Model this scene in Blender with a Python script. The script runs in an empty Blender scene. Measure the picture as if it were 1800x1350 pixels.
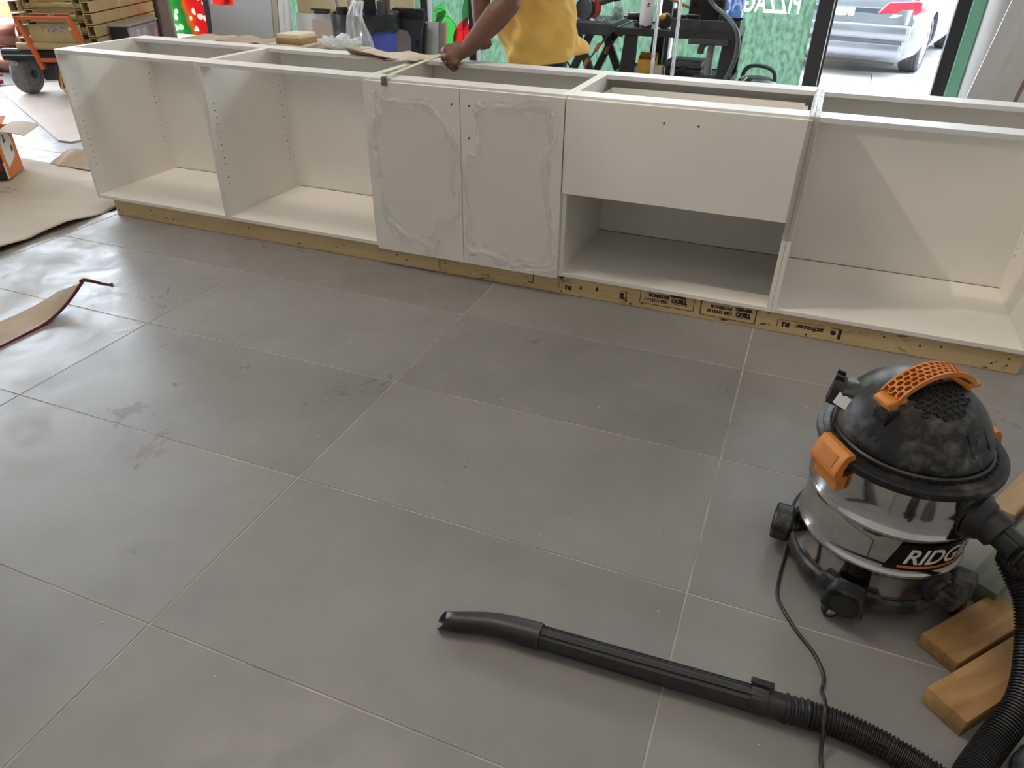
import bpy, bmesh, math, random
from mathutils import Vector, Matrix, noise
random.seed(7)
PI = math.pi
sc = bpy.context.scene
COL = sc.collection

# ------------------------------------------------------------------ camera
cam_d = bpy.data.cameras.new('camera')
cam_d.sensor_fit = 'HORIZONTAL'; cam_d.sensor_width = 36.0
cam_d.lens = 1267.4 / 1800 * 36.0
cam_d.clip_start = 0.05; cam_d.clip_end = 300
cam = bpy.data.objects.new('camera', cam_d); COL.objects.link(cam)
Rc = ((0.92765, 0.37132, 0.01060), (0.20839, -0.49521, -0.84341), (-0.30793, 0.78460, -0.53716))
mw = Matrix(((Rc[0][0], -Rc[1][0], -Rc[2][0], 3.6260),
             (Rc[0][1], -Rc[1][1], -Rc[2][1], -2.8363),
             (Rc[0][2], -Rc[1][2], -Rc[2][2], 1.4062),
             (0, 0, 0, 1)))
cam.matrix_world = mw
sc.camera = cam

# ------------------------------------------------------------------ world, sun, lamps, exposure
w = bpy.data.worlds.new('sky'); sc.world = w; w.use_nodes = True
wn = w.node_tree.nodes; wn.clear()
wo = wn.new('ShaderNodeOutputWorld'); wb = wn.new('ShaderNodeBackground')
wb.inputs[0].default_value = (0.80, 0.90, 1.0, 1); wb.inputs[1].default_value = 6.8
w.node_tree.links.new(wb.outputs[0], wo.inputs[0])

def lamp(name, kind, loc, energy, color, size=0.1, target=None, **kw):
    d = bpy.data.lights.new(name, kind); d.energy = energy; d.color = color
    if kind == 'SUN': d.angle = kw.get('angle', 0.01)
    elif kind == 'AREA':
        d.shape = 'RECTANGLE'; d.size = size; d.size_y = kw.get('size_y', size)
    else: d.shadow_soft_size = size
    if kind == 'SPOT': d.spot_size = kw.get('spot', 2.4); d.spot_blend = 0.6
    o = bpy.data.objects.new(name, d); COL.objects.link(o); o.location = loc
    if target is not None:
        o.rotation_euler = (Vector(target) - Vector(loc)).to_track_quat('-Z', 'Y').to_euler()
    o['kind'] = 'helper'
    return o

lamp('sun', 'SUN', (0, 20, 20), 3.0, (1.0, 0.95, 0.88), target=(-4.0, -3.0, -4.0))
CEIL = 5.25
WARM = (1.0, 0.865, 0.715)
COOL = (0.90, 0.95, 1.0)
# added: spot for bounced sun, cool pendant for daylight, ceiling panels for soft fill
SPOT = ((0.67, -1.36, 4.1), (4.22, 0.28, 0.40), 120, 0.44)
DAYLIGHT_PENDANT = (2.3, 3.72, 2.8, 95)
FILL_PANELS = [(3.2, -4.3, 8), (0.9, -0.7, 49), (4.6, -1.6, 6)]
sc.view_settings.view_transform = 'Standard'
sc.view_settings.look = 'None'
sc.view_settings.gamma = 1.0
sc.view_settings.use_curve_mapping = False
sc.view_settings.exposure = 0.95
sc.cycles.max_bounces = 8
sc.cycles.transparent_max_bounces = 16
sc.cycles.sample_clamp_indirect = 6.0

# ------------------------------------------------------------------ materials
def srgb(r, g, b):
    f = lambda c: (c / 255 / 12.92) if c / 255 <= 0.04045 else ((c / 255 + 0.055) / 1.055) ** 2.4
    return (f(r), f(g), f(b), 1)

def newmat(name):
    m = bpy.data.materials.new(name); m.use_nodes = True
    nt = m.node_tree
    return m, nt, nt.nodes['Principled BSDF']

def mat(name, col, rough=0.5, metal=0.0, var=0.0, scale=8.0, bump=0.0, bscale=60.0, stretch=(1, 1, 1), col2=None, spec=None, coat=0.0):
    """plain surface with procedural colour variation and fine relief"""
    m, nt, b = newmat(name)
    N, L = nt.nodes, nt.links
    b.inputs['Base Color'].default_value = col
    b.inputs['Roughness'].default_value = rough
    b.inputs['Metallic'].default_value = metal
    if spec is not None: b.inputs['Specular IOR Level'].default_value = spec
    if coat: b.inputs['Coat Weight'].default_value = coat
    tc = N.new('ShaderNodeTexCoord'); mp = N.new('ShaderNodeMapping')
    mp.inputs['Scale'].default_value = stretch
    L.new(tc.outputs['Object'], mp.inputs[0])
    if var > 0:
        nz = N.new('ShaderNodeTexNoise'); nz.inputs['Scale'].default_value = scale; nz.inputs['Detail'].default_value = 5
        L.new(mp.outputs[0], nz.inputs['Vector'])
        mx = N.new('ShaderNodeMix'); mx.data_type = 'RGBA'
        c2 = col2 if col2 else tuple(c * (1 - var) for c in col[:3]) + (1,)
        mx.inputs[6].default_value = col; mx.inputs[7].default_value = c2
        cr = N.new('ShaderNodeValToRGB'); cr.color_ramp.elements[0].position = 0.38; cr.color_ramp.elements[1].position = 0.66
        L.new(nz.outputs[0], cr.inputs[0]); L.new(cr.outputs[0], mx.inputs[0])
        L.new(mx.outputs[2], b.inputs['Base Color'])
    if bump > 0:
        nb = N.new('ShaderNodeTexNoise'); nb.inputs['Scale'].default_value = bscale; nb.inputs['Detail'].default_value = 3
        L.new(mp.outputs[0], nb.inputs['Vector'])
        bp = N.new('ShaderNodeBump'); bp.inputs['Strength'].default_value = bump; bp.inputs['Distance'].default_value = 0.002
        L.new(nb.outputs[0], bp.inputs['Height']); L.new(bp.outputs[0], b.inputs['Normal'])
    return m

def facing_fresnel(nt, f0, power=5.0):
    N, L = nt.nodes, nt.links
    lw = N.new('ShaderNodeLayerWeight'); lw.inputs[0].default_value = 0.5
    p = N.new('ShaderNodeMath'); p.operation = 'POWER'; p.inputs[1].default_value = power; L.new(lw.outputs['Facing'], p.inputs[0])
    q = N.new('ShaderNodeMath'); q.operation = 'MULTIPLY_ADD'; q.inputs[1].default_value = 1 - f0; q.inputs[2].default_value = f0; L.new(p.outputs[0], q.inputs[0])
    return q.outputs[0]

def m_glass(name, tint=(1, 1, 1, 1), refl=0.06):
    m = bpy.data.materials.new(name); m.use_nodes = True; nt = m.node_tree; N, L = nt.nodes, nt.links
    N.clear(); o = N.new('ShaderNodeOutputMaterial'); t = N.new('ShaderNodeBsdfTransparent'); g = N.new('ShaderNodeBsdfGlossy')
    t.inputs[0].default_value = tint; g.inputs['Roughness'].default_value = 0.02
    mx = N.new('ShaderNodeMixShader'); L.new(facing_fresnel(nt, 0.04), mx.inputs[0]); L.new(t.outputs[0], mx.inputs[1]); L.new(g.outputs[0], mx.inputs[2])
    L.new(mx.outputs[0], o.inputs[0]); return m

def m_sheet(name, col, clear, gloss=0.25, rough=0.25, noise_scale=0, stretch=(1, 1, 1), trans=0.5, streak=0.25, f0=None, gcol=1.0):
    """thin plastic sheet: part clear, part diffuse both ways, with a gloss"""
    m = bpy.data.materials.new(name); m.use_nodes = True; nt = m.node_tree; N, L = nt.nodes, nt.links
    N.clear(); o = N.new('ShaderNodeOutputMaterial')
    t = N.new('ShaderNodeBsdfTransparent'); d = N.new('ShaderNodeBsdfDiffuse'); tr = N.new('ShaderNodeBsdfTranslucent'); g = N.new('ShaderNodeBsdfGlossy')
    g.inputs['Roughness'].default_value = rough; g.inputs[0].default_value = (gcol, gcol, gcol, 1)
    m1 = N.new('ShaderNodeMixShader'); m1.inputs[0].default_value = trans
    m2 = N.new('ShaderNodeMixShader'); m2.inputs[0].default_value = clear
    m3 = N.new('ShaderNodeMixShader')
    L.new(facing_fresnel(nt, (0.04 + 0.15 * gloss) if f0 is None else f0, 4.0 if f0 is None else 9.0), m3.inputs[0])
    for n in (d, tr): n.inputs[0].default_value = col
    L.new(d.outputs[0], m1.inputs[1]); L.new(tr.outputs[0], m1.inputs[2])
    L.new(m1.outputs[0], m2.inputs[1]); L.new(t.outputs[0], m2.inputs[2])
    L.new(m2.outputs[0], m3.inputs[1]); L.new(g.outputs[0], m3.inputs[2]); L.new(m3.outputs[0], o.inputs[0])
    if noise_scale:
        tc = N.new('ShaderNodeTexCoord'); mp = N.new('ShaderNodeMapping'); mp.inputs['Scale'].default_value = stretch
        nz = N.new('ShaderNodeTexNoise'); nz.inputs['Scale'].default_value = noise_scale; nz.inputs['Detail'].default_value = 6
        L.new(tc.outputs['Object'], mp.inputs[0]); L.new(mp.outputs[0], nz.inputs['Vector'])
        mx = N.new('ShaderNodeMix'); mx.data_type = 'RGBA'
        mx.inputs[6].default_value = tuple(c * (1 - streak) for c in col[:3]) + (1,); mx.inputs[7].default_value = tuple(min(1, c * (1 + streak)) for c in col[:3]) + (1,)
        cr = N.new('ShaderNodeValToRGB'); cr.color_ramp.elements[0].position = 0.35; cr.color_ramp.elements[1].position = 0.65
        L.new(nz.outputs[0], cr.inputs[0]); L.new(cr.outputs[0], mx.inputs[0])
        for n in (d, tr): L.new(mx.outputs[2], n.inputs[0])
    return m

def m_emit(name, col, s):
    m = bpy.data.materials.new(name); m.use_nodes = True; nt = m.node_tree; nt.nodes.clear()
    o = nt.nodes.new('ShaderNodeOutputMaterial'); e = nt.nodes.new('ShaderNodeEmission')
    e.inputs[0].default_value = col; e.inputs[1].default_value = s; nt.links.new(e.outputs[0], o.inputs[0]); return m

def m_wood(name, c1, c2, scale=3.0, stretch=(1, 12, 12), rough=0.7, specks=0.0, speck_col=(0.03, 0.025, 0.03, 1), speck_scale=14, dirt=None):
    m, nt, b = newmat(name); N, L = nt.nodes, nt.links
    tc = N.new('ShaderNodeTexCoord'); mp = N.new('ShaderNodeMapping'); mp.inputs['Scale'].default_value = stretch
    L.new(tc.outputs['Object'], mp.inputs[0])
    nz = N.new('ShaderNodeTexNoise'); nz.inputs['Scale'].default_value = scale; nz.inputs['Detail'].default_value = 6; nz.inputs['Distortion'].default_value = 0.6
    L.new(mp.outputs[0], nz.inputs['Vector'])
    cr = N.new('ShaderNodeValToRGB'); cr.color_ramp.elements[0].position = 0.3; cr.color_ramp.elements[1].position = 0.7
    cr.color_ramp.elements[0].color = c1; cr.color_ramp.elements[1].color = c2
    L.new(nz.outputs[0], cr.inputs[0]); out = cr.outputs[0]
    if specks > 0:
        n2 = N.new('ShaderNodeTexNoise'); n2.inputs['Scale'].default_value = speck_scale; n2.inputs['Detail'].default_value = 8; n2.inputs['Roughness'].default_value = 0.75
        mp2 = N.new('ShaderNodeMapping'); mp2.inputs['Scale'].default_value = (1.0, 1, 2.2)
        L.new(tc.outputs['Object'], mp2.inputs[0]); L.new(mp2.outputs[0], n2.inputs['Vector'])
        c2r = N.new('ShaderNodeValToRGB'); c2r.color_ramp.elements[0].position = 0.5 + specks; c2r.color_ramp.elements[1].position = 0.56 + specks
        L.new(n2.outputs[0], c2r.inputs[0])
        mx = N.new('ShaderNodeMix'); mx.data_type = 'RGBA'; mx.inputs[7].default_value = speck_col
        L.new(c2r.outputs[0], mx.inputs[0]); L.new(out, mx.inputs[6]); out = mx.outputs[2]
    L.new(out, b.inputs['Base Color']); b.inputs['Roughness'].default_value = rough
    bp = N.new('ShaderNodeBump'); bp.inputs['Strength'].default_value = 0.25; bp.inputs['Distance'].default_value = 0.002
    L.new(nz.outputs[0], bp.inputs['Height']); L.new(bp.outputs[0], b.inputs['Normal'])
    return m

# ------------------------------------------------------------------ mesh helpers
def link(name, me, m=None, parent=None, loc=None):
    o = bpy.data.objects.new(name, me); COL.objects.link(o)
    if m is not None: me.materials.append(m)
    if parent is not None: o.parent = parent
    if loc is not None: o.location = loc
    return o

def obj(name, bm, m=None, parent=None, smooth=None, origin=None):
    """link a bmesh as one object; smooth = edge angle (deg) under which faces shade smooth"""
    if origin is not None: bmesh.ops.translate(bm, verts=bm.verts, vec=-Vector(origin))
    bmesh.ops.recalc_face_normals(bm, faces=bm.faces)
    me = bpy.data.meshes.new(name)
    if smooth:
        for f in bm.faces: f.smooth = True
        for e in bm.edges:
            if len(e.link_faces) == 2 and e.calc_face_angle(0) > math.radians(smooth): e.smooth = False
    bm.to_mesh(me); bm.free()
    return link(name, me, m, parent, origin)

def thing(name, label, cat, loc=(0, 0, 0), rz=0.0, group=None):
    o = bpy.data.objects.new(name, None); COL.objects.link(o); o.empty_display_size = 0.05
    o.location = loc; o.rotation_euler = (0, 0, rz); o['label'] = label; o['category'] = cat
    if group: o['group'] = group
    return o

def tag(o, label, cat, group=None, kind=None):
    o['label'] = label; o['category'] = cat
    if group: o['group'] = group
    if kind: o['kind'] = kind
    return o

def struct(o, label=None):
    o['kind'] = 'structure'
    if label: o['label'] = label
    return o

def box(bm, x0, x1, y0, y1, z0, z1, bev=0.0, seg=1, M=None):
    vs = [bm.verts.new((x, y, z)) for z in (z0, z1) for y in (y0, y1) for x in (x0, x1)]
    fs = [(0, 2, 3, 1), (4, 5, 7, 6), (0, 1, 5, 4), (2, 6, 7, 3), (0, 4, 6, 2), (1, 3, 7, 5)]
    F = [bm.faces.new([vs[i] for i in f]) for f in fs]
    if bev > 0:
        es = list({e for f in F for e in f.edges})
        r = bmesh.ops.bevel(bm, geom=es, offset=bev, segments=seg, affect='EDGES', profile=0.5)
        vs = list({v for f in r['faces'] for v in f.verts} | {v for v in vs if v.is_valid})
    if M is not None: bmesh.ops.transform(bm, matrix=M, verts=[v for v in vs if v.is_valid])
    return vs

def BX(*a, **k):
    bm = bmesh.new(); box(bm, *a, **k); return bm

def frame_of(d):
    d = d.normalized(); u = Vector((0, 0, 1)).cross(d)
    if u.length < 1e-4: u = Vector((1, 0, 0))
    u.normalize(); return u, d.cross(u).normalized()

def tube(bm, pts, rad, n=12, cap=True, closed=False, up=None):
    """tube along points; rad = number or list"""
    pts = [Vector(p) for p in pts]; k = len(pts)
    rads = rad if isinstance(rad, (list, tuple)) else [rad] * k
    rings = []; u = None
    for i, p in enumerate(pts):
        a = pts[max(i - 1, 0)] if not closed else pts[i - 1]; b = pts[min(i + 1, k - 1)] if not closed else pts[(i + 1) % k]
        d = (b - a).normalized()
        if u is None: u, v = frame_of(d)
        else:
            u = (u - d * u.dot(d)); u = u.normalized() if u.length > 1e-6 else frame_of(d)[0]; v = d.cross(u).normalized()
        rings.append([bm.verts.new(p + (u * math.cos(2 * PI * j / n) + v * math.sin(2 * PI * j / n)) * rads[i]) for j in range(n)])
    m = k if closed else k - 1
    for i in range(m):
        A, B = rings[i], rings[(i + 1) % k]
        for j in range(n): bm.faces.new((A[j], A[(j + 1) % n], B[(j + 1) % n], B[j]))
    if cap and not closed:
        bm.faces.new(rings[0][::-1]); bm.faces.new(rings[-1])
    return rings

def spline(pts, n=8):
    """Catmull-Rom through points"""
    P = [Vector(p) for p in pts]; out = []
    for i in range(len(P) - 1):
        p0, p1, p2, p3 = P[max(i - 1, 0)], P[i], P[i + 1], P[min(i + 2, len(P) - 1)]
        for j in range(n):
            t = j / n
            out.append(0.5 * ((2 * p1) + (p2 - p0) * t + (2 * p0 - 5 * p1 + 4 * p2 - p3) * t * t + (3 * p1 - p0 - 3 * p2 + p3) * t ** 3))
    out.append(P[-1]); return out

def bar(bm, a, b, w, h, bev=0.0):
    """rectangular bar from a to b, w across (horizontal), h the other way"""
    a, b = Vector(a), Vector(b); d = (b - a); L = d.length; d.normalize(); u, v = frame_of(d)
    M = Matrix(((u.x, v.x, d.x, a.x), (u.y, v.y, d.y, a.y), (u.z, v.z, d.z, a.z), (0, 0, 0, 1)))
    box(bm, -w / 2, w / 2, -h / 2, h / 2, 0, L, bev=bev, M=M)

def lathe(bm, prof, n=48, c=(0, 0, 0), cap0=True, cap1=True, axis=None):
    """profile [(r,z)...] about z (or about axis Matrix)"""
    rings = []
    for r, z in prof:
        ring = [Vector((r * math.cos(2 * PI * j / n), r * math.sin(2 * PI * j / n), z)) for j in range(n)]
        if axis is not None: ring = [axis @ v for v in ring]
        rings.append([bm.verts.new(v + Vector(c)) for v in ring])
    for A, B in zip(rings, rings[1:]):
        for j in range(n): bm.faces.new((A[j], A[(j + 1) % n], B[(j + 1) % n], B[j]))
    if cap0: bm.faces.new(rings[0][::-1])
    if cap1: bm.faces.new(rings[-1])
    return rings

def axis_to(d, loc=(0, 0, 0)):
    d = Vector(d).normalized(); u, v = frame_of(d)
    return Matrix(((u.x, v.x, d.x, loc[0]), (u.y, v.y, d.y, loc[1]), (u.z, v.z, d.z, loc[2]), (0, 0, 0, 1)))

def prism(bm, poly, z0, z1, M=None, bev=0.0):
    """polygon (x,y) extruded z0..z1"""
    a = [bm.verts.new((x, y, z0)) for x, y in poly]; b = [bm.verts.new((x, y, z1)) for x, y in poly]; n = len(poly)
    F = [bm.faces.new(a[::-1]), bm.faces.new(b)]
    F += [bm.faces.new((a[i], a[(i + 1) % n], b[(i + 1) % n], b[i])) for i in range(n)]
    vs = a + b
    if bev > 0:
        r = bmesh.ops.bevel(bm, geom=list({e for f in F for e in f.edges}), offset=bev, segments=1, affect='EDGES', profile=0.5)
        vs = list({v for f in r['faces'] for v in f.verts} | {v for v in vs if v.is_valid})
    if M is not None: bmesh.ops.transform(bm, matrix=M, verts=[v for v in vs if v.is_valid])
    return vs

def grid_sheet(nx, ny, f, thick=0.0):
    """sheet from f(u,v)->Vector"""
    bm = bmesh.new()
    V = [[bm.verts.new(f(i / nx, j / ny)) for i in range(nx + 1)] for j in range(ny + 1)]
    for j in range(ny):
        for i in range(nx): bm.faces.new((V[j][i], V[j][i + 1], V[j + 1][i + 1], V[j + 1][i]))
    if thick:
        bmesh.ops.recalc_face_normals(bm, faces=bm.faces)
        bmesh.ops.solidify(bm, geom=bm.faces[:], thickness=thick)
    return bm

def text_mesh(body, height, extrude=0.0004, shear=0.0, bold=0.0, align='CENTER'):
    """mesh of lettering, centred, cap height = height, in the xy plane"""
    cu = bpy.data.curves.new('lettering', 'FONT'); cu.body = body; cu.size = height / 0.70; cu.extrude = extrude; cu.shear = shear
    cu.align_x = align; cu.offset = bold; cu.resolution_u = 3
    o = bpy.data.objects.new('lettering', cu); COL.objects.link(o)
    dg = bpy.context.evaluated_depsgraph_get(); me = bpy.data.meshes.new_from_object(o.evaluated_get(dg))
    bpy.data.objects.remove(o); bpy.data.curves.remove(cu)
    me.transform(Matrix.Translation((0, -height / 2, 0)))
    return me

def lettering(body, height, m, M, parent=None, name='lettering', width=None, **k):
    me = text_mesh(body, height, **k)
    if width:
        xs = [v.co.x for v in me.vertices]; s = width / max(1e-6, max(xs) - min(xs)); cx = (max(xs) + min(xs)) / 2
        me.transform(Matrix.Diagonal((s, 1, 1, 1)) @ Matrix.Translation((-cx, 0, 0)))
    me.transform(M); me.name = name
    return link(name, me, m, parent)

def NZ(x, y=0.0, z=0.0): return noise.noise(Vector((x, y, z)))

# ------------------------------------------------------------------ shared materials
MELA = mat('white_melamine', (0.80, 0.775, 0.725, 1), rough=0.38, var=0.03, scale=3, bump=0.05, bscale=220)
MELA_SKY = mat('melamine_sky_tint', (0.70, 0.705, 0.715, 1), rough=0.45)  # rail melamine, cool sky light tinted into its colour
DOOR = mat('white_door_foil', (0.80, 0.765, 0.715, 1), rough=0.33, var=0.03, scale=2, bump=0.03, bscale=150)
HOLE = mat('dark_hole', (0.02, 0.02, 0.02, 1), rough=0.9)
BLACKP = mat('black_plastic', (0.018, 0.018, 0.020, 1), rough=0.42, var=0.3, scale=30, bump=0.08, bscale=300)
DGREY = mat('dark_grey_plastic', (0.05, 0.052, 0.058, 1), rough=0.5, var=0.2, scale=20)
BLUEBL = mat('blue_black_plastic', (0.03, 0.034, 0.045, 1), rough=0.45, var=0.3, scale=20)
STEEL = mat('bright_steel', (0.62, 0.62, 0.63, 1), rough=0.16, metal=1.0)
CHROME = mat('chrome', (0.75, 0.75, 0.77, 1), rough=0.08, metal=1.0)
RUBBER = mat('grey_rubber', (0.20, 0.20, 0.20, 1), rough=0.8, var=0.3, scale=20)
ORANGE = mat('orange_plastic', (0.62, 0.21, 0.028, 1), rough=0.42, var=0.12, scale=15)
YELLOW = mat('yellow_plastic', (0.62, 0.33, 0.02, 1), rough=0.45, var=0.15, scale=12)
RED = mat('red_plastic', (0.40, 0.03, 0.035, 1), rough=0.45, var=0.2, scale=20)
CARD = mat('kraft_cardboard', (0.40, 0.31, 0.22, 1), rough=0.85, var=0.15, scale=6, bump=0.1, bscale=90)
CARDP = mat('pale_cardboard', (0.55, 0.47, 0.40, 1), rough=0.85, var=0.12, scale=4, bump=0.1, bscale=60)
WHITE = mat('white_paint', (0.72, 0.72, 0.72, 1), rough=0.6, var=0.05, scale=3)
INK = mat('black_ink', (0.02, 0.018, 0.02, 1), rough=0.7, var=0.4, scale=90)
DARKFR = mat('dark_window_frame', (0.022, 0.022, 0.026, 1), rough=0.4)

# ------------------------------------------------------------------ floor
TW, TD, TX, TY = 1.1637, 0.5832, 2.421, -1.5150
GROUT = mat('pale_grout', (0.44, 0.41, 0.375, 1), rough=0.9, var=0.35, scale=7)
floor = struct(obj('floor', BX(-6.2, 6.4, -6.0, 4.3, -0.12, -0.0012), GROUT), 'pale grout bed under the large grey floor tiles')

def m_tile():
    m, nt, b = newmat('grey_porcelain'); N, L = nt.nodes, nt.links
    geo = N.new('ShaderNodeNewGeometry'); oi = N.new('ShaderNodeObjectInfo')
    n1 = N.new('ShaderNodeTexNoise'); n1.inputs['Scale'].default_value = 2.6; n1.inputs['Detail'].default_value = 7; n1.inputs['Roughness'].default_value = 0.62
    L.new(geo.outputs['Position'], n1.inputs['Vector'])
    n2 = N.new('ShaderNodeTexNoise'); n2.inputs['Scale'].default_value = 1.3; n2.inputs['Detail'].default_value = 8; n2.inputs['Roughness'].default_value = 0.7; n2.inputs['Distortion'].default_value = 1.2
    mp = N.new('ShaderNodeMapping'); mp.inputs['Location'].default_value = (7, 3, 0); L.new(geo.outputs['Position'], mp.inputs[0]); L.new(mp.outputs[0], n2.inputs['Vector'])
    cr = N.new('ShaderNodeValToRGB'); cr.color_ramp.elements[0].position = 0.3; cr.color_ramp.elements[1].position = 0.75
    cr.color_ramp.elements[0].color = (0.192, 0.184, 0.178, 1); cr.color_ramp.elements[1].color = (0.242, 0.233, 0.227, 1)
    L.new(n1.outputs[0], cr.inputs[0])
    # plaster dust trodden into the tiles, thicker towards the street door at the left end of the run
    sx = N.new('ShaderNodeSeparateXYZ'); L.new(geo.outputs['Position'], sx.inputs[0])  # green light put into the colour of this bench end
    mr = N.new('ShaderNodeMapRange'); mr.inputs[1].default_value = 2.3; mr.inputs[2].default_value = -0.3; mr.inputs[3].default_value = 0.0; mr.inputs[4].default_value = 1.0
    L.new(sx.outputs['X'], mr.inputs[0])
    d1 = N.new('ShaderNodeValToRGB'); d1.color_ramp.elements[0].position = 0.44; d1.color_ramp.elements[1].position = 0.66
    L.new(n2.outputs[0], d1.inputs[0])
    mu = N.new('ShaderNodeMath'); mu.operation = 'MULTIPLY'; L.new(d1.outputs[0], mu.inputs[0]); L.new(mr.outputs[0], mu.inputs[1])
    # small specks of plaster
    vo = N.new('ShaderNodeTexVoronoi'); vo.inputs['Scale'].default_value = 16; L.new(geo.outputs['Position'], vo.inputs['Vector'])
    lt = N.new('ShaderNodeMath'); lt.operation = 'LESS_THAN'; L.new(vo.outputs['Distance'], lt.inputs[0])
    wn_ = N.new('ShaderNodeMath'); wn_.operation = 'MULTIPLY_ADD'; wn_.inputs[1].default_value = 0.30; wn_.inputs[2].default_value = -0.262
    sp = N.new('ShaderNodeSeparateColor'); L.new(vo.outputs['Color'], sp.inputs[0]); L.new(sp.outputs[0], wn_.inputs[0]); L.new(wn_.outputs[0], lt.inputs[1])
    mx0 = N.new('ShaderNodeMath'); mx0.operation = 'MULTIPLY'; mx0.inputs[1].default_value = 0.42; L.new(mu.outputs[0], mx0.inputs[0])
    mxa = N.new('ShaderNodeMix'); mxa.data_type = 'RGBA'; mxa.inputs[7].default_value = (0.40, 0.385, 0.37, 1)
    L.new(mx0.outputs[0], mxa.inputs[0]); L.new(cr.outputs[0], mxa.inputs[6])
    sm = N.new('ShaderNodeMath'); sm.operation = 'MULTIPLY'; sm.inputs[1].default_value = 0.35; L.new(lt.outputs[0], sm.inputs[0])
    mxb = N.new('ShaderNodeMix'); mxb.data_type = 'RGBA'; mxb.inputs[7].default_value = (0.46, 0.44, 0.41, 1)
    L.new(sm.outputs[0], mxb.inputs[0]); L.new(mxa.outputs[2], mxb.inputs[6])
    hsv = N.new('ShaderNodeHueSaturation'); rv = N.new('ShaderNodeMapRange'); rv.inputs[3].default_value = 0.93; rv.inputs[4].default_value = 1.07
    L.new(oi.outputs['Random'], rv.inputs[0]); L.new(rv.outputs[0], hsv.inputs['Value']); L.new(mxb.outputs[2], hsv.inputs['Color'])
    L.new(hsv.outputs[0], b.inputs['Base Color'])
    n3 = N.new('ShaderNodeTexNoise'); n3.inputs['Scale'].default_value = 6.5; n3.inputs['Detail'].default_value = 9; n3.inputs['Roughness'].default_value = 0.7; n3.inputs['Distortion'].default_value = 0.8
    L.new(geo.outputs['Position'], n3.inputs['Vector'])
    ra = N.new('ShaderNodeMath'); ra.operation = 'MULTIPLY_ADD'; ra.inputs[1].default_value = 0.9; L.new(n3.outputs[0], ra.inputs[0]); L.new(n2.outputs[0], ra.inputs[2])
    rr = N.new('ShaderNodeMapRange'); rr.inputs[1].default_value = 0.70; rr.inputs[2].default_value = 1.20; rr.inputs[3].default_value = 0.24; rr.inputs[4].default_value = 0.62
    L.new(ra.outputs[0], rr.inputs[0]); L.new(rr.outputs[0], b.inputs['Roughness'])
    bp = N.new('ShaderNodeBump'); bp.inputs['Strength'].default_value = 0.06; bp.inputs['Distance'].default_value = 0.003
    L.new(n1.outputs[0], bp.inputs['Height']); L.new(bp.outputs[0], b.inputs['Normal'])
    return m
TILE = m_tile()
g = 0.0023
tb = BX(g, TW - g, g, TD - g, -0.010, 0.0, bev=0.0007)
tme = bpy.data.meshes.new('tile'); tb.to_mesh(tme); tb.free(); tme.materials.append(TILE)
for j in range(-5, 10):
    for i in range(-7, 4):
        x, y = TX + i * TW, TY + j * TD
        if x + TW > 6.3 or y + TD > 4.12 or x < -6.1: continue
        t = bpy.data.objects.new('tile', tme); COL.objects.link(t); t.parent = floor; t.location = (x, y, random.uniform(-0.0003, 0.0003))

# ------------------------------------------------------------------ room shell
WALLM = mat('wall_paint', (0.62, 0.61, 0.59, 1), rough=0.8, var=0.05, scale=2)
CEILM = mat('ceiling_paint', (0.70, 0.69, 0.67, 1), rough=0.9, var=0.03, scale=2)
struct(obj('ceiling', BX(-6.2, 6.4, -6.0, 4.3, CEIL, CEIL + 0.1), CEILM), 'white painted ceiling')
struct(obj('wall_front', BX(-6.2, 6.4, -6.1, -6.0, -0.1, CEIL), WALLM), 'painted wall behind the camera')
struct(obj('wall_right', BX(6.4, 6.5, -6.0, 4.3, -0.1, CEIL), WALLM), 'painted wall at the right')
x, y, z, e = DAYLIGHT_PENDANT
lt = thing('added_pendant', 'added white cylinder light standing in for daylight near the shop window', 'added lamp', (x, y, z))  # unseen pendant put in to carry cool daylight
bm = bmesh.new(); lathe(bm, [(0.050, 0.01), (0.055, 0.0), (0.058, 0.0), (0.058, 0.16), (0.05, 0.17), (0.01, 0.18)], n=32, cap0=False); obj('housing', bm, WHITE, lt, smooth=40)
bm = bmesh.new(); lathe(bm, [(0.050, 0.012), (0.001, 0.011)], n=32, cap0=False); obj('diffuser', bm, m_emit('lamp_diffuser', (0.9, 0.95, 1, 1), 6), lt)
bm = bmesh.new(); tube(bm, [(0, 0, 0.18), (0, 0, CEIL - z)], 0.004, n=8); obj('cord', bm, BLACKP, lt)
l = lamp('daylight_fill', 'SPOT', (x, y, z - 0.01), e, COOL, size=0.06, target=(x, y, 0), spot=2.85); l.data.spot_blend = 0.15
p_, tgt_, e, cone = SPOT
lt = thing('added_spot', 'added white spot light standing in for bounced sun on the right end of the cabinets', 'added lamp', p_)  # unseen spot put in for weak sun bounced onto the end cabinet
ax_ = axis_to(Vector(p_) - Vector(tgt_))
bm = bmesh.new(); lathe(bm, [(0.052, 0.01), (0.056, 0.0), (0.06, 0.0), (0.06, 0.16), (0.04, 0.19), (0.01, 0.20)], n=32, axis=ax_, cap0=False); obj('housing', bm, WHITE, lt, smooth=40)
bm = bmesh.new(); lathe(bm, [(0.052, 0.012), (0.001, 0.011)], n=32, axis=ax_, cap0=False); obj('lens', bm, m_emit('spot_lens', (1, 0.9, 0.78, 1), 6), lt)
bm = bmesh.new(); tube(bm, [(-0.06, 0, 0.1), (-0.06, 0, CEIL - p_[2])], 0.008, n=10); obj('stem', bm, WHITE, lt)
l = lamp('bounced_sun', 'SPOT', p_, e, WARM, size=0.04, target=tgt_, spot=cone); l.data.spot_blend = 0.5
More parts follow.
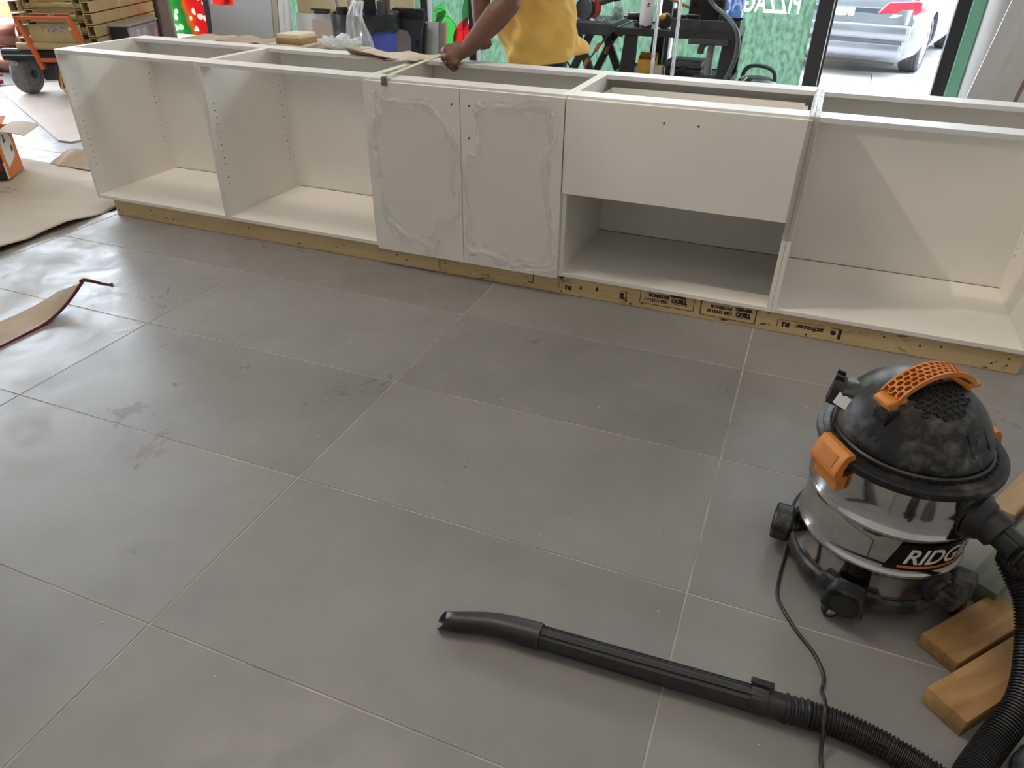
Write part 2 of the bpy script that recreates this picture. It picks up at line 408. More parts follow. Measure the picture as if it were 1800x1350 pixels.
for (x, y, e), lab_ in zip(FILL_PANELS, ('added square panel light, soft fill above and behind the camera', 'added square panel light, soft fill over the front left of the shop', 'added square panel light, soft fill over the drum vacuum')):
    lt = thing('added_fill_panel', lab_, 'added lamp', (x, y, CEIL - 0.06), 0, 'added fill panels')  # unseen panels put in as soft front fill
    bm = bmesh.new()
    for a_ in ((-0.75, 0.75, -0.75, -0.71, 0, 0.06), (-0.75, 0.75, 0.71, 0.75, 0, 0.06), (-0.75, -0.71, -0.71, 0.71, 0, 0.06), (0.71, 0.75, -0.71, 0.71, 0, 0.06)): box(bm, *a_)
    obj('frame', bm, WHITE, lt); obj('diffuser', BX(-0.71, 0.71, -0.71, 0.71, 0.02, 0.03), m_emit('panel_diffuser', (1, 0.88, 0.74, 1), 0.8), lt)
    lamp('soft_fill', 'AREA', (x, y, CEIL - 0.065), e, WARM, size=1.4, target=(x, y, 0))

# window wall at Y = 4.0
YW = 4.0
def mull(x0, x1, name, z0=0.0, z1=3.95): return struct(obj(name, BX(x0, x1, YW - 0.05, YW + 0.06, z0, z1, bev=0.003), DARKFR))
back = struct(obj('wall_back', BX(4.66, 6.4, YW - 0.02, YW + 0.12, -0.1, CEIL), WHITE), 'white wall at the right of the street door')
struct(obj('trim_1', BX(-6.2, 4.66, YW - 0.06, YW + 0.12, 3.95, CEIL), WHITE), 'white header above the shop windows')
struct(obj('trim_2', BX(-6.2, 3.5, YW - 0.05, YW + 0.06, -0.0, 0.1), DARKFR), 'dark sill under the shop windows')
n = 3
for x0, x1 in ((-0.02, 0.055), (0.48, 0.555), (2.27, 2.36), (3.495, 3.605), (-1.95, -1.87), (-2.62, -2.55), (-4.35, -4.27)):
    struct(mull(x0, x1, 'trim_%d' % n)); n += 1

# ------------------------------------------------------------------ shop window: glass, printed films, door
GLASS = m_glass('window_glass')
FILM = m_sheet('green_window_film', (0.235, 0.350, 0.275, 1), 0.03, gloss=0.05, rough=0.4, noise_scale=20, stretch=(1.6, 1, 0.8), trans=0.62, streak=0.25)
FILML = m_sheet('light_green_print', (0.15, 0.46, 0.17, 1), 0.0, gloss=0.05, rough=0.4, trans=0.6)
FILMR = m_sheet('red_print', (0.55, 0.06, 0.07, 1), 0.0, gloss=0.05, rough=0.4, trans=0.6)
FILMW = m_sheet('white_print', (0.95, 0.95, 0.95, 1), 0.0, gloss=0.05, rough=0.4, trans=0.6)
FILMD = m_sheet('dark_green_print', (0.09, 0.26, 0.12, 1), 0.0, gloss=0.05, rough=0.4, trans=0.6)

def m_pepper():
    m = bpy.data.materials.new('pepper_print'); m.use_nodes = True; nt = m.node_tree; N, L = nt.nodes, nt.links; N.clear()
    o = N.new('ShaderNodeOutputMaterial'); d = N.new('ShaderNodeBsdfDiffuse'); t = N.new('ShaderNodeBsdfTranslucent'); mx = N.new('ShaderNodeMixShader'); mx.inputs[0].default_value = 0.62
    tc = N.new('ShaderNodeTexCoord'); sx = N.new('ShaderNodeSeparateXYZ'); L.new(tc.outputs['Object'], sx.inputs[0])
    nz = N.new('ShaderNodeTexNoise'); nz.inputs['Scale'].default_value = 4; nz.inputs['Detail'].default_value = 4; L.new(tc.outputs['Object'], nz.inputs['Vector'])
    ad = N.new('ShaderNodeMath'); ad.operation = 'MULTIPLY_ADD'; ad.inputs[1].default_value = 0.32; L.new(nz.outputs[0], ad.inputs[0]); L.new(sx.outputs['X'], ad.inputs[2])
    cr = N.new('ShaderNodeValToRGB'); e = cr.color_ramp.elements
    e[0].position = 0.0; e[0].color = (0.55, 0.12, 0.03, 1); e[1].position = 1.0; e[1].color = (0.46, 0.05, 0.05, 1)
    for p, c in ((0.50, (0.60, 0.30, 0.10, 1)), (0.60, (0.42, 0.50, 0.16, 1)), (0.67, (0.20, 0.46, 0.18, 1)), (0.79, (0.05, 0.24, 0.08, 1)), (0.83, (0.50, 0.18, 0.06, 1)), (0.87, (0.48, 0.05, 0.05, 1))):
        q = e.new(p); q.color = c
    mr = N.new('ShaderNodeMapRange'); mr.inputs[1].default_value = -0.9; mr.inputs[2].default_value = 1.05; L.new(ad.outputs[0], mr.inputs[0]); L.new(mr.outputs[0], cr.inputs[0])
    vo = N.new('ShaderNodeTexVoronoi'); vo.inputs['Scale'].default_value = 11; L.new(tc.outputs['Object'], vo.inputs['Vector'])
    n2 = N.new('ShaderNodeTexNoise'); n2.inputs['Scale'].default_value = 7; L.new(tc.outputs['Object'], n2.inputs['Vector'])
    sb = N.new('ShaderNodeMath'); sb.operation = 'MULTIPLY_ADD'; sb.inputs[1].default_value = 1.7; sb.inputs[2].default_value = -0.58; L.new(n2.outputs[0], sb.inputs[0])
    lt = N.new('ShaderNodeMath'); lt.operation = 'LESS_THAN'; L.new(vo.outputs['Distance'], lt.inputs[0]); L.new(sb.outputs[0], lt.inputs[1])
    hl = N.new('ShaderNodeMix'); hl.data_type = 'RGBA'; hl.inputs[7].default_value = (0.9, 0.95, 0.85, 1); L.new(cr.outputs[0], hl.inputs[6])
    ls = N.new('ShaderNodeMath'); ls.operation = 'MULTIPLY'; ls.inputs[1].default_value = 0.5; L.new(lt.outputs[0], ls.inputs[0]); L.new(ls.outputs[0], hl.inputs[0])
    for s in (d, t): L.new(hl.outputs[2], s.inputs[0])
    L.new(d.outputs[0], mx.inputs[1]); L.new(t.outputs[0], mx.inputs[2]); L.new(mx.outputs[0], o.inputs[0]); return m
PEPPER = m_pepper()

def pane(n, x0, x1, z0=0.1, z1=3.95):
    return struct(obj('window_%d' % n, BX(x0, x1, YW + 0.004, YW + 0.012, z0, z1), GLASS))
def film(name, x0, x1, z0, z1, m, parent, gap=0.022):
    cx = (x0 + x1) / 2
    return obj(name, BX(x0 + gap, x1 - gap, YW + 0.0005, YW + 0.0015, z0, z1), m, parent, origin=(cx, YW, 0))
def flat(name, pts, y, m, parent, th=0.0008):
    bm = bmesh.new(); prism(bm, [(x, z) for x, z in pts], y - th, y, M=Matrix(((1, 0, 0, 0), (0, 0, 1, 0), (0, 1, 0, 0), (0, 0, 0, 1))))
    return obj(name, bm, m, parent)

w1 = pane(1, 2.36, 3.495); f1 = film('green_film', 2.36, 3.495, 0.1, 3.95, FILM, w1)
def cut(o, cutter):
    bo = o.modifiers.new('b', 'BOOLEAN'); bo.object = cutter; bo.operation = 'DIFFERENCE'; bo.solver = 'MANIFOLD'
    dg = bpy.context.evaluated_depsgraph_get(); me = bpy.data.meshes.new_from_object(o.evaluated_get(dg)); o.modifiers.clear(); o.data = me; bpy.data.objects.remove(cutter)
w2 = pane(2, 0.555, 2.27); film('green_film', 0.555, 2.27, 0.1, 3.95, FILM, w2)
w3 = pane(3, 0.055, 0.48); f3 = film('green_film', 0.055, 0.48, 0.1, 3.95, FILM, w3)
w4 = pane(4, -1.87, -0.02); film('green_film', -1.87, -0.02, 0.1, 3.95, FILM, w4)
w5 = pane(5, -2.55, -1.95); film('pepper_film', -2.55, -1.95, 0.50, 3.95, m_sheet('red_pepper_print', (0.50, 0.07, 0.06, 1), 0.0, f0=0.02, trans=0.62, noise_scale=6, streak=0.6), w5)
w6 = pane(6, -4.27, -2.62); film('pepper_film', -4.27, -2.62, 0.345, 3.95, PEPPER, w6, gap=0.01)
w7 = pane(7, -6.1, -4.35)
# cartoon vegetables printed on the narrow pane
def smooth(pts, n=6):
    P = [Vector((x, 0, z)) for x, z in pts]; k = len(P); out = []
    for i in range(k):
        p0, p1, p2, p3 = P[i - 1], P[i], P[(i + 1) % k], P[(i + 2) % k]
        for j in range(n):
            t = j / n; q = 0.5 * ((2 * p1) + (p2 - p0) * t + (2 * p0 - 5 * p1 + 4 * p2 - p3) * t * t + (3 * p1 - p0 - 3 * p2 + p3) * t ** 3)
            out.append((q.x, q.z))
    return out
PRINTS = [('leaf_print', [(0.402, 0.58), (0.40, 0.752), (0.45, 0.86), (0.455, 0.656)], FILMD), ('vegetable_print', [(0.099, 0.60), (0.10, 0.694), (0.129, 0.746), (0.179, 0.77), (0.227, 0.756), (0.22, 0.69), (0.16, 0.60)], FILML),
          ('vegetable_print', [(0.126, 0.684), (0.176, 0.711), (0.239, 0.706), (0.291, 0.636), (0.337, 0.559), (0.328, 0.479), (0.255, 0.40), (0.15, 0.30), (0.11, 0.45), (0.115, 0.6)], FILML), ('tomato_print', [(0.455, 0.65), (0.402, 0.641), (0.345, 0.593), (0.301, 0.523), (0.298, 0.431), (0.35, 0.36), (0.455, 0.34)], FILMR)]
for k, (nm, pts, mm) in enumerate(PRINTS):
    sp_ = smooth(pts)
    bm = bmesh.new(); prism(bm, sp_, YW - 0.02, YW + 0.0035, M=Matrix(((1, 0, 0, 0), (0, 0, 1, 0), (0, 1, 0, 0), (0, 0, 0, 1)))); cut(f3, obj('cut', bm))
    flat(nm, sp_, YW + 0.0012 - 0.0012 * k, mm, w3)
bm = bmesh.new()
for ox, oz, r, a0, a1 in ((0.21, 0.55, 0.12, 0.2, 2.6), (0.17, 0.66, 0.07, 0.6, 2.5)):
    tube(bm, [(ox + r * math.cos(a0 + (a1 - a0) * i / 14), YW - 0.0042, oz + r * math.sin(a0 + (a1 - a0) * i / 14)) for i in range(15)], 0.0022, n=5)
tube(bm, [(0.405, YW - 0.0050, 0.36), (0.40, YW - 0.0050, 0.64)], 0.0022, n=5)
tube(bm, [(0.33, YW - 0.0050, 0.56), (0.44, YW - 0.0050, 0.575)], 0.0022, n=5)
o = obj('ink_lines', bm, INK, w3)
# shop name on the film, read from the street, so mirrored from indoors
lm_ = Matrix.Translation((2.93, YW + 0.001, 0.905)) @ Matrix.Rotation(PI / 2, 4, 'X') @ Matrix.Diagonal((-1, 1, 1, 1))
co_ = lettering('PIZZAGARDEN', 0.15, None, lm_, None, name='cut', width=0.86, extrude=0.004, bold=0.003)
bm = bmesh.new(); bm.from_mesh(co_.data); bmesh.ops.remove_doubles(bm, verts=bm.verts, dist=1e-5)
seen_, islands_ = set(), []
for v0 in bm.verts:      # one cutter per letter
    if v0 in seen_: continue
    st_, isl_ = [v0], []
    seen_.add(v0)
    while st_:
        q = st_.pop(); isl_.append(q)
        for e in q.link_edges:
            r = e.other_vert(q)
            if r not in seen_: seen_.add(r); st_.append(r)
    islands_.append(isl_)
for isl_ in islands_:
    nb = bmesh.new(); mp_ = {v: nb.verts.new(v.co) for v in isl_}
    for f in {f for v in isl_ for f in v.link_faces}: nb.faces.new([mp_[v] for v in f.verts])
    cut(f1, obj('cut', nb))
bm.free(); bpy.data.objects.remove(co_)
lettering('PIZZAGARDEN', 0.15, FILMW, lm_, w1, name='shop_lettering', width=0.86, extrude=0.0003, bold=0.003)
# street door
dr = struct(obj('door_1', BX(3.615, 4.47, YW + 0.004, YW + 0.012, 0.0, 2.2), GLASS), 'clear glass street door with dark frame')
for x0, x1, z0, z1 in ((3.605, 3.63, 0, 2.2), (4.455, 4.545, 0, 3.95), (3.605, 4.47, 2.15, 2.25), (3.605, 4.47, 0.0, 0.05)):
    obj('door_frame', BX(x0, x1, YW - 0.045, YW + 0.05, z0, z1, bev=0.003), DARKFR, dr)
obj('door_edge', BX(3.606, 3.613, YW - 0.052, YW - 0.046, 0, 2.2), STEEL, dr)
struct(obj('window_8', BX(3.615, 4.455, YW + 0.004, YW + 0.012, 2.25, 3.95), GLASS), 'glass pane above the street door')
struct(obj('trim_11', BX(4.55, 4.635, YW - 0.07, YW + 0.05, 0, 3.95, bev=0.004), mat('mint_green_paint', (0.20, 0.47, 0.33, 1), rough=0.5)), 'mint green strip beside the street door')
bm = bmesh.new(); lathe(bm, [(0.085, 0), (0.085, 3.95)], n=40, c=(4.725, YW - 0.03, 0)); struct(obj('trim_12', bm, WHITE, smooth=40), 'rounded white jamb right of the mint strip')
# left wall: painted up to the glazed corner
for i, y in enumerate((0.3, 2.1, 3.9)):
    struct(obj('trim_%d' % (13 + i), BX(-6.2, -6.1, y, y + 0.09, 0, CEIL), DARKFR))
struct(obj('trim_18', BX(-6.2, -6.1, 0.3, 4.0, 0, 0.12), DARKFR)); struct(obj('trim_19', BX(-6.2, -6.1, 0.3, 4.0, 3.95, CEIL), DARKFR))
struct(obj('window_9', BX(-6.155, -6.145, 0.39, 4.0, 0.12, 3.95), GLASS), 'glazed left corner of the shop')
struct(obj('wall_left', BX(-6.2, -6.1, -6.0, 0.3, -0.1, CEIL), WALLM), 'painted wall at the left')
FAC = mat('dark_facade', (0.16, 0.155, 0.15, 1), rough=0.8, var=0.2, scale=1)
struct(obj('wall_facade', BX(-6.3, 14, 4.06, 4.3, CEIL, 11), FAC), 'outer wall of the storeys above the shop')
struct(obj('wall_facade_right', BX(6.4, 14, 4.0, 4.3, -0.5, CEIL), FAC), 'outer wall of the shop next door')

# ------------------------------------------------------------------ street
PAVE = mat('sunlit_concrete', (0.56, 0.54, 0.52, 1), rough=0.85, var=0.12, scale=1.5, bump=0.1, bscale=20)
ROAD = mat('asphalt', (0.30, 0.30, 0.31, 1), rough=0.9, var=0.2, scale=2)
struct(obj('ground', BX(-26, 26, 4.3, 40, -0.5, -0.105), ROAD), 'grey asphalt of the street')
struct(obj('ground_left', BX(-26, -6.25, -12, 4.3, -0.5, -0.1), PAVE), 'pavement left of the shop')
walk = struct(obj('ground_walk', BX(-6.2, 8, 4.3, 7.72, -0.5, -0.112), GROUT), 'pavement bed before the shop')
pme = bpy.data.meshes.new('paving_slab'); pb = BX(0.006, 0.594, 0.006, 0.594, -0.03, 0, bev=0.004); pb.to_mesh(pme); pb.free(); pme.materials.append(PAVE)
for i in range(8):
    for j in range(6):
        s = bpy.data.objects.new('paving_slab', pme); COL.objects.link(s); s.parent = walk; s.location = (1.8 + 0.6 * i, 4.12 + 0.6 * j, -0.095 + random.uniform(-0.002, 0.002))
tag(obj('kerb_stone', BX(0, 10, 7.74, 7.86, -0.3, -0.095, bev=0.01), PAVE), 'pale kerb stone along the pavement edge', 'kerb')

# parked car seen through the street door
def make_car():
    PAINT = mat('silver_car_paint', (0.17, 0.18, 0.21, 1), rough=0.22, metal=0.7, coat=0.6)
    CGL = mat('car_glass', (0.03, 0.035, 0.04, 1), rough=0.05)
    TL = mat('red_tail_lens', (0.60, 0.008, 0.03, 1), rough=0.12, coat=0.5)
    t = thing('parked_car', 'silver saloon car parked at the kerb outside the street door', 'car', (3.906, 8.319, -0.105), math.atan2(-0.226, 0.974))
    def half(hw, zb, zt, crown=0.02, tuck=0.86):
        return [(0, zb), (hw * tuck, zb), (hw * 0.95, zb + 0.05), (hw, zb + 0.17), (hw, zb + (zt - zb) * 0.55), (hw * 0.985, zb + (zt - zb) * 0.80), (hw * 0.95, zt - 0.05), (hw * 0.86, zt), (hw * 0.45, zt + crown), (0, zt + crown)]
    def loft(secs):
        bm = bmesh.new(); R = []
        for y, h in secs:
            pts = h + [(-x, z) for x, z in h[-2:0:-1]]
            R.append([bm.verts.new((x, y, z)) for x, z in pts])
        k = len(R[0])
        for A, B in zip(R, R[1:]):
            for j in range(k): bm.faces.new((A[j], A[(j + 1) % k], B[(j + 1) % k], B[j]))
        bm.faces.new(R[0][::-1]); bm.faces.new(R[-1]); return bm
    secs = [(-0.98, half(0.72, 0.36, 0.62)), (-0.96, half(0.77, 0.24, 0.70)), (-0.90, half(0.82, 0.20, 0.93)), (-0.84, half(0.845, 0.20, 0.985)), (-0.7, half(0.865, 0.2, 1.0)),
            (-0.35, half(0.885, 0.2, 1.01)), (0.4, half(0.895, 0.2, 0.99)), (1.4, half(0.89, 0.2, 0.96)), (2.1, half(0.885, 0.2, 0.93)), (2.9, half(0.87, 0.2, 0.85)), (3.35, half(0.78, 0.22, 0.72)), (3.5, half(0.6, 0.28, 0.6))]
    body = obj('body', loft(secs), PAINT, t, smooth=35)
    cb = bmesh.new()
    for y in (0, 2.7):
        for s in (-1, 1): lathe(cb, [(0.355, 0), (0.355, 0.45)], n=32, c=(s * 0.95 if s > 0 else -0.95, y, 0.33), axis=axis_to((-s, 0, 0)))
    cme = bpy.data.meshes.new('cut'); bmesh.ops.recalc_face_normals(cb, faces=cb.faces); cb.to_mesh(cme); cb.free(); co = bpy.data.objects.new('cut', cme); COL.objects.link(co); co.parent = t
    bo = body.modifiers.new('b', 'BOOLEAN'); bo.object = co; bo.solver = 'EXACT'
    dg = bpy.context.evaluated_depsgraph_get(); me = bpy.data.meshes.new_from_object(body.evaluated_get(dg)); body.modifiers.clear(); body.data = me
    bpy.data.objects.remove(co)
    gl = [(-0.38, 0.70, 0.99, 0.02), (0.30, 0.56, 1.36, 0.02), (0.6, 0.56, 1.40, 0.02), (1.2, 0.56, 1.39, 0.02), (1.95, 0.66, 0.96, 0.02)]
    bm = bmesh.new(); R = []
    for y, hw, z, _ in gl: R.append([bm.verts.new(p) for p in ((-0.80, y if z < 1.1 else y, 0.97), (-hw, y, z), (hw, y, z), (0.80, y, 0.97))])
    for A, B in zip(R, R[1:]):
        for j in range(4): bm.faces.new((A[j], A[(j + 1) % 4], B[(j + 1) % 4], B[j]))
    bm.faces.new(R[0][::-1]); bm.faces.new(R[-1]); obj('window_glass', bm, CGL, t)
    obj('roof', BX(-0.57, 0.57, 0.26, 1.25, 1.365, 1.42, bev=0.025, seg=2), PAINT, t, smooth=40)
    for s in (-1, 1):
        bm = bmesh.new(); bar(bm, (s * 0.72, -0.40, 1.0), (s * 0.575, 0.32, 1.385), 0.06, 0.07); bar(bm, (s * 0.57, 0.30, 1.385), (s * 0.57, 1.24, 1.385), 0.04, 0.04); bar(bm, (s * 0.575, 1.2, 1.385), (s * 0.73, 1.95, 0.98), 0.05, 0.05); obj('pillar', bm, PAINT, t)
    for y in (0, 2.7):
        for s in (-1, 1):
            ax = axis_to((s, 0, 0)); c = (s * 0.64, y, 0.318)
            bm = bmesh.new(); lathe(bm, [(0.20, 0.0), (0.29, 0.0), (0.315, 0.025), (0.318, 0.06), (0.318, 0.17), (0.313, 0.205), (0.29, 0.225), (0.225, 0.225), (0.215, 0.2)], n=40, c=c, axis=ax, cap0=True, cap1=False)
            ty = obj('tyre', bm, mat('car_tyre', (0.05, 0.05, 0.06, 1), rough=0.8), t, smooth=40)
            bm = bmesh.new(); lathe(bm, [(0.215, 0.17), (0.225, 0.215), (0.205, 0.21), (0.19, 0.19)], n=40, c=c, axis=ax, cap0=False, cap1=False); lathe(bm, [(0.05, 0.17), (0.055, 0.205), (0.0001, 0.21)], n=16, c=c, axis=ax, cap0=False)
            for k in range(10):
                a = 2 * PI * k / 10; d = Vector((0, math.cos(a), math.sin(a))); q = Vector(c) + Vector((s * 0.195, 0, 0)); bar(bm, q + d * 0.04, q + d * 0.205, 0.026, 0.02)
            obj('rim', bm, CHROME, ty, smooth=40)
            for q in range(4):
                bm = bmesh.new(); lathe(bm, [(0.3185, 0.045 + q * 0.045), (0.3185, 0.052 + q * 0.045)], n=40, c=c, axis=ax, cap0=False, cap1=False); obj('tread_groove', bm, HOLE, ty)
    for s in (-1, 1):   # wrap-round rear lamps
        poly = [(0.40, 0.70), (0.50, 0.82), (0.80, 0.845), (0.845, 0.83), (0.85, 0.73), (0.80, 0.70)]
        bm = bmesh.new(); prism(bm, poly, -0.985, -0.72, M=Matrix(((s, 0, 0, 0), (0, 0, 1, 0), (0, 1, 0, 0), (0, 0, 0, 1))), bev=0.012)
        for v in bm.verts:
            if v.co.y < -0.8: v.co.y += 0.075 * max(0, (abs(v.co.x) - 0.62) / 0.23) ** 1.5
            if v.co.y > -0.8 and abs(v.co.x) > 0.7: v.co.x *= 1.035
        tl = obj('tail_light', bm, TL, t, smooth=30)
        bm = bmesh.new(); prism(bm, [(0.54, 0.665), (0.58, 0.70), (0.80, 0.70), (0.80, 0.665)], -0.980, -0.80, M=Matrix(((s, 0, 0, 0), (0, 0, 1, 0), (0, 1, 0, 0), (0, 0, 0, 1))))
        for v in bm.verts:
            if v.co.y < -0.86: v.co.y += 0.075 * max(0, (abs(v.co.x) - 0.62) / 0.23) ** 1.5
        obj('reversing_lens', bm, mat('white_lens', (0.8, 0.78, 0.8, 1), rough=0.15), tl)
    obj('boot_recess', BX(-0.46, 0.46, -0.965, -0.90, 0.58, 0.76, bev=0.012), mat('dark_blue_grey', (0.06, 0.075, 0.10, 1), rough=0.2, metal=0.5), t)
    pl = obj('licence_plate', BX(-0.155, 0.155, -0.975, -0.966, 0.60, 0.745, bev=0.003), WHITE, t)
    lettering('-16L', 0.075, INK, Matrix.Translation((0.07, -0.9755, 0.667)) @ Matrix.Rotation(PI / 2, 4, 'X'), pl, width=0.14)
    bm = bmesh.new(); lathe(bm, [(0.035, 0), (0.033, 0.006), (0.001, 0.008)], n=24, c=(0, -0.935, 0.90), axis=axis_to((0, -1, 0.25))); obj('round_badge', bm, mat('badge', (0.5, 0.55, 0.6, 1), rough=0.3, metal=0.6), t)
    obj('bumper', BX(-0.80, 0.80, -1.02, -0.88, 0.43, 0.60, bev=0.04, seg=3), PAINT, t, smooth=40)
    obj('lower_bumper', BX(-0.76, 0.76, -1.0, -0.86, 0.24, 0.41, bev=0.04, seg=3), PAINT, t, smooth=40)
    obj('bumper_groove', BX(-0.74, 0.74, -0.985, -0.9, 0.40, 0.44), DGREY, t)
    obj('underside', BX(-0.70, 0.70, -0.85, 3.3, 0.16, 0.24), BLACKP, t)
make_car()

# ------------------------------------------------------------------ the run of base cabinets
H0, H1, CD, CW, PT = 0.0895, 0.851, 0.60, 0.9095, 0.018
def holes(x, y, s, parent):
    bm = bmesh.new()
    for k in range(13):
        lathe(bm, [(0.0030, 0.0), (0.0030, 0.0006)], n=8, c=(x, y, 0.271 + 0.0325 * k), axis=axis_to((s, 0, 0)))
    return obj('shelf_pin_holes', bm, HOLE, parent)
def cabinet(i, label, x0=None):
    x0 = i * CW; t = thing('base_cabinet', label, 'cabinet', (0, 0, 0), 0, 'white base cabinets in the run'); x1 = x0 + CW - 0.0012
    L_ = obj('side_panel', BX(x0, x0 + PT, 0, CD, H0, H1, bev=0.0008), MELA, t); R_ = obj('side_panel', BX(x1 - PT, x1, 0, CD, H0, H1, bev=0.0008), MELA, t)
    for y in (0.037, 0.546): holes(x0 + PT, y, 1, L_); holes(x1 - PT, y, -1, R_)
    obj('bottom_panel', BX(x0 + PT, x1 - PT, 0.0, CD - 0.012, H0, H0 + PT, bev=0.0008), MELA, t)
    obj('back_panel', BX(x0 + PT, x1 - PT, CD - 0.012, CD - 0.004, H0 + 0.006, H1 - PT - 0.001), MELA, t)
    obj('seam', BX(x0 + PT, x1 - PT, CD - 0.0155, CD - 0.012, H0 + PT, H0 + PT + 0.0018), mat('dusty_joint', (0.16, 0.14, 0.12, 1), rough=0.9, var=0.6, scale=40), t)
    obj('front_rail', BX(x0 + PT, x1 - PT, 0.0, 0.10, H1 - PT, H1, bev=0.0008), MELA_SKY, t)
    obj('back_rail', BX(x0 + PT, x1 - PT, CD - 0.10, CD, H1 - PT, H1, bev=0.0008), MELA_SKY, t)
    return t, x0, x1
cabinet(0, 'white open base cabinet at the left end of the run, beside the kraft paper')
cabinet(1, 'white open doorless base cabinet, second from the left end')
c3, a3, b3 = cabinet(2, 'white base cabinet with two film-covered doors below the tape measure')
c4, a4, b4 = cabinet(3, 'white base cabinet with one deep drawer front over an open shelf')
c5, a5, b5 = cabinet(4, 'white open base cabinet behind the drum vacuum, right end of the run')

FILMC = m_sheet('clear_protective_film', (1.0, 0.95, 0.91, 1), 0.84, rough=0.14, trans=0.0, f0=0.012)
FILMB = m_sheet('bunched_protective_film', (0.95, 0.91, 0.88, 1), 0.62, rough=0.12, trans=0.15, f0=0.10)
def wrinkle_film(name, outline, y, parent, seed, amp=0.011):
    """thin clear film clinging to a door, rucked along its edges"""
    O = smooth(outline, 8); k = len(O); cx = sum(p[0] for p in O) / k; cz = sum(p[1] for p in O) / k
    bm = bmesh.new(); rings = []; nr = 40
    for r in range(1, nr + 1):
        t = 1 - (1 - r / nr) ** 1.7; ring = []
        for j, (x, z) in enumerate(O):
            q = Vector((cx + (x - cx) * t, 0, cz + (z - cz) * t)); e = max(0.0, (t - 0.62) / 0.38)
            ee = e ** 1.6
            b = abs(noise.noise(Vector((q.x * 30 + seed, q.z * 30, seed)))) * 0.75 + abs(noise.noise(Vector((q.x * 75, q.z * 75 + seed, 3)))) * 0.5
            fold = max(0.0, 1 - abs(((t - 0.80) + 0.05 * noise.noise(Vector((q.x * 14, q.z * 14, seed + 4)))) / 0.035)) * 0.7 + max(0.0, 1 - abs(((t - 0.93) + 0.05 * noise.noise(Vector((q.x * 18, q.z * 18, seed + 7)))) / 0.03))
            h = 0.0010 + amp * (ee * (0.15 + 1.5 * b) + 0.35 * fold) + 0.0010 * abs(noise.noise(Vector((q.x * 8, q.z * 4, seed))))
            jit = 0.010 * ee * noise.noise(Vector((q.x * 22, q.z * 22, seed + 9)))
            ring.append(bm.verts.new((q.x + jit, y - h, q.z + jit)))
        rings.append(ring)
    c = bm.verts.new((cx, y - 0.001, cz))
    for j in range(k): bm.faces.new((c, rings[0][j], rings[0][(j + 1) % k]))
    for A, B in zip(rings, rings[1:]):
        for j in range(k): bm.faces.new((A[j], A[(j + 1) % k], B[(j + 1) % k], B[j]))
    nf = len(bm.faces); bm.faces.ensure_lookup_table()
    for f in bm.faces:
        i = f.index if f.index >= 0 else 0
    o = obj(name, bm, FILMC, parent, smooth=70); o.data.materials.append(FILMB)
    for i, p in enumerate(o.data.polygons):
        r, j = divmod(i, k)
        if r > 26 + 5 * noise.noise(Vector((j * 0.09, seed, 0))) and noise.noise(Vector((j * 0.16, r * 0.12, seed))) > -0.25: p.material_index = 1
    return o
def screw(x, z, y, parent):
    bm = bmesh.new(); lathe(bm, [(0.0042, 0), (0.0042, 0.0015), (0.002, 0.0026)], n=12, c=(x, y, z), axis=axis_to((0, -1, 0))); return obj('screw', bm, DGREY, parent, smooth=40)
mid = (a3 + b3) / 2
DZ0, DZ1, DY = 0.084, 0.842, -0.0195
d1 = obj('door', BX(a3 + 0.002, mid - 0.0012, DY, -0.0012, DZ0, DZ1, bev=0.001), DOOR, c3)
d2 = obj('door', BX(mid + 0.0012, b3 - 0.002, DY, -0.0012, DZ0, DZ1, bev=0.001), DOOR, c3)
wrinkle_film('protective_film', [(1.861, 0.796), (1.892, 0.812), (1.934, 0.785), (2.04, 0.787), (2.135, 0.781), (2.194, 0.719), (2.262, 0.629), (2.268, 0.56), (2.268, 0.315), (2.171, 0.209), (2.122, 0.099), (1.957, 0.156), (1.867, 0.258), (1.857, 0.469), (1.832, 0.614), (1.85, 0.695), (1.873, 0.745)], DY, d1, 1.7)
wrinkle_film('protective_film', [(2.327, 0.774), (2.388, 0.814), (2.498, 0.808), (2.661, 0.828), (2.702, 0.694), (2.673, 0.618), (2.692, 0.351), (2.713, 0.218), (2.717, 0.124), (2.586, 0.098), (2.505, 0.092), (2.381, 0.132), (2.288, 0.142), (2.289, 0.325), (2.287, 0.56), (2.325, 0.59), (2.348, 0.645), (2.342, 0.732)], DY, d2, 5.1)
screw(2.236, 0.778, DY, d1); screw(2.316, 0.778, DY, d2); screw(2.313, 0.649, DY, d2)
# drawer
dw = obj('drawer', BX(a4 + 0.002, b4 - 0.004, DY, -0.0012, 0.468, DZ1, bev=0.001), DOOR, c4)
screw(3.119, 0.785, DY, dw); screw(3.247, 0.785, DY, dw)
obj('drawer_side', BX(a4 + PT + 0.013, a4 + PT + 0.027, 0.0, 0.52, 0.60, 0.79), MELA, dw); obj('drawer_side', BX(b4 - PT - 0.027, b4 - PT - 0.013, 0.0, 0.52, 0.60, 0.79), MELA, dw)
obj('drawer_back', BX(a4 + PT + 0.027, b4 - PT - 0.027, 0.505, 0.52, 0.60, 0.80), MELA, dw); obj('drawer_bottom', BX(a4 + PT + 0.027, b4 - PT - 0.027, 0.0, 0.505, 0.60, 0.612), MELA, dw)
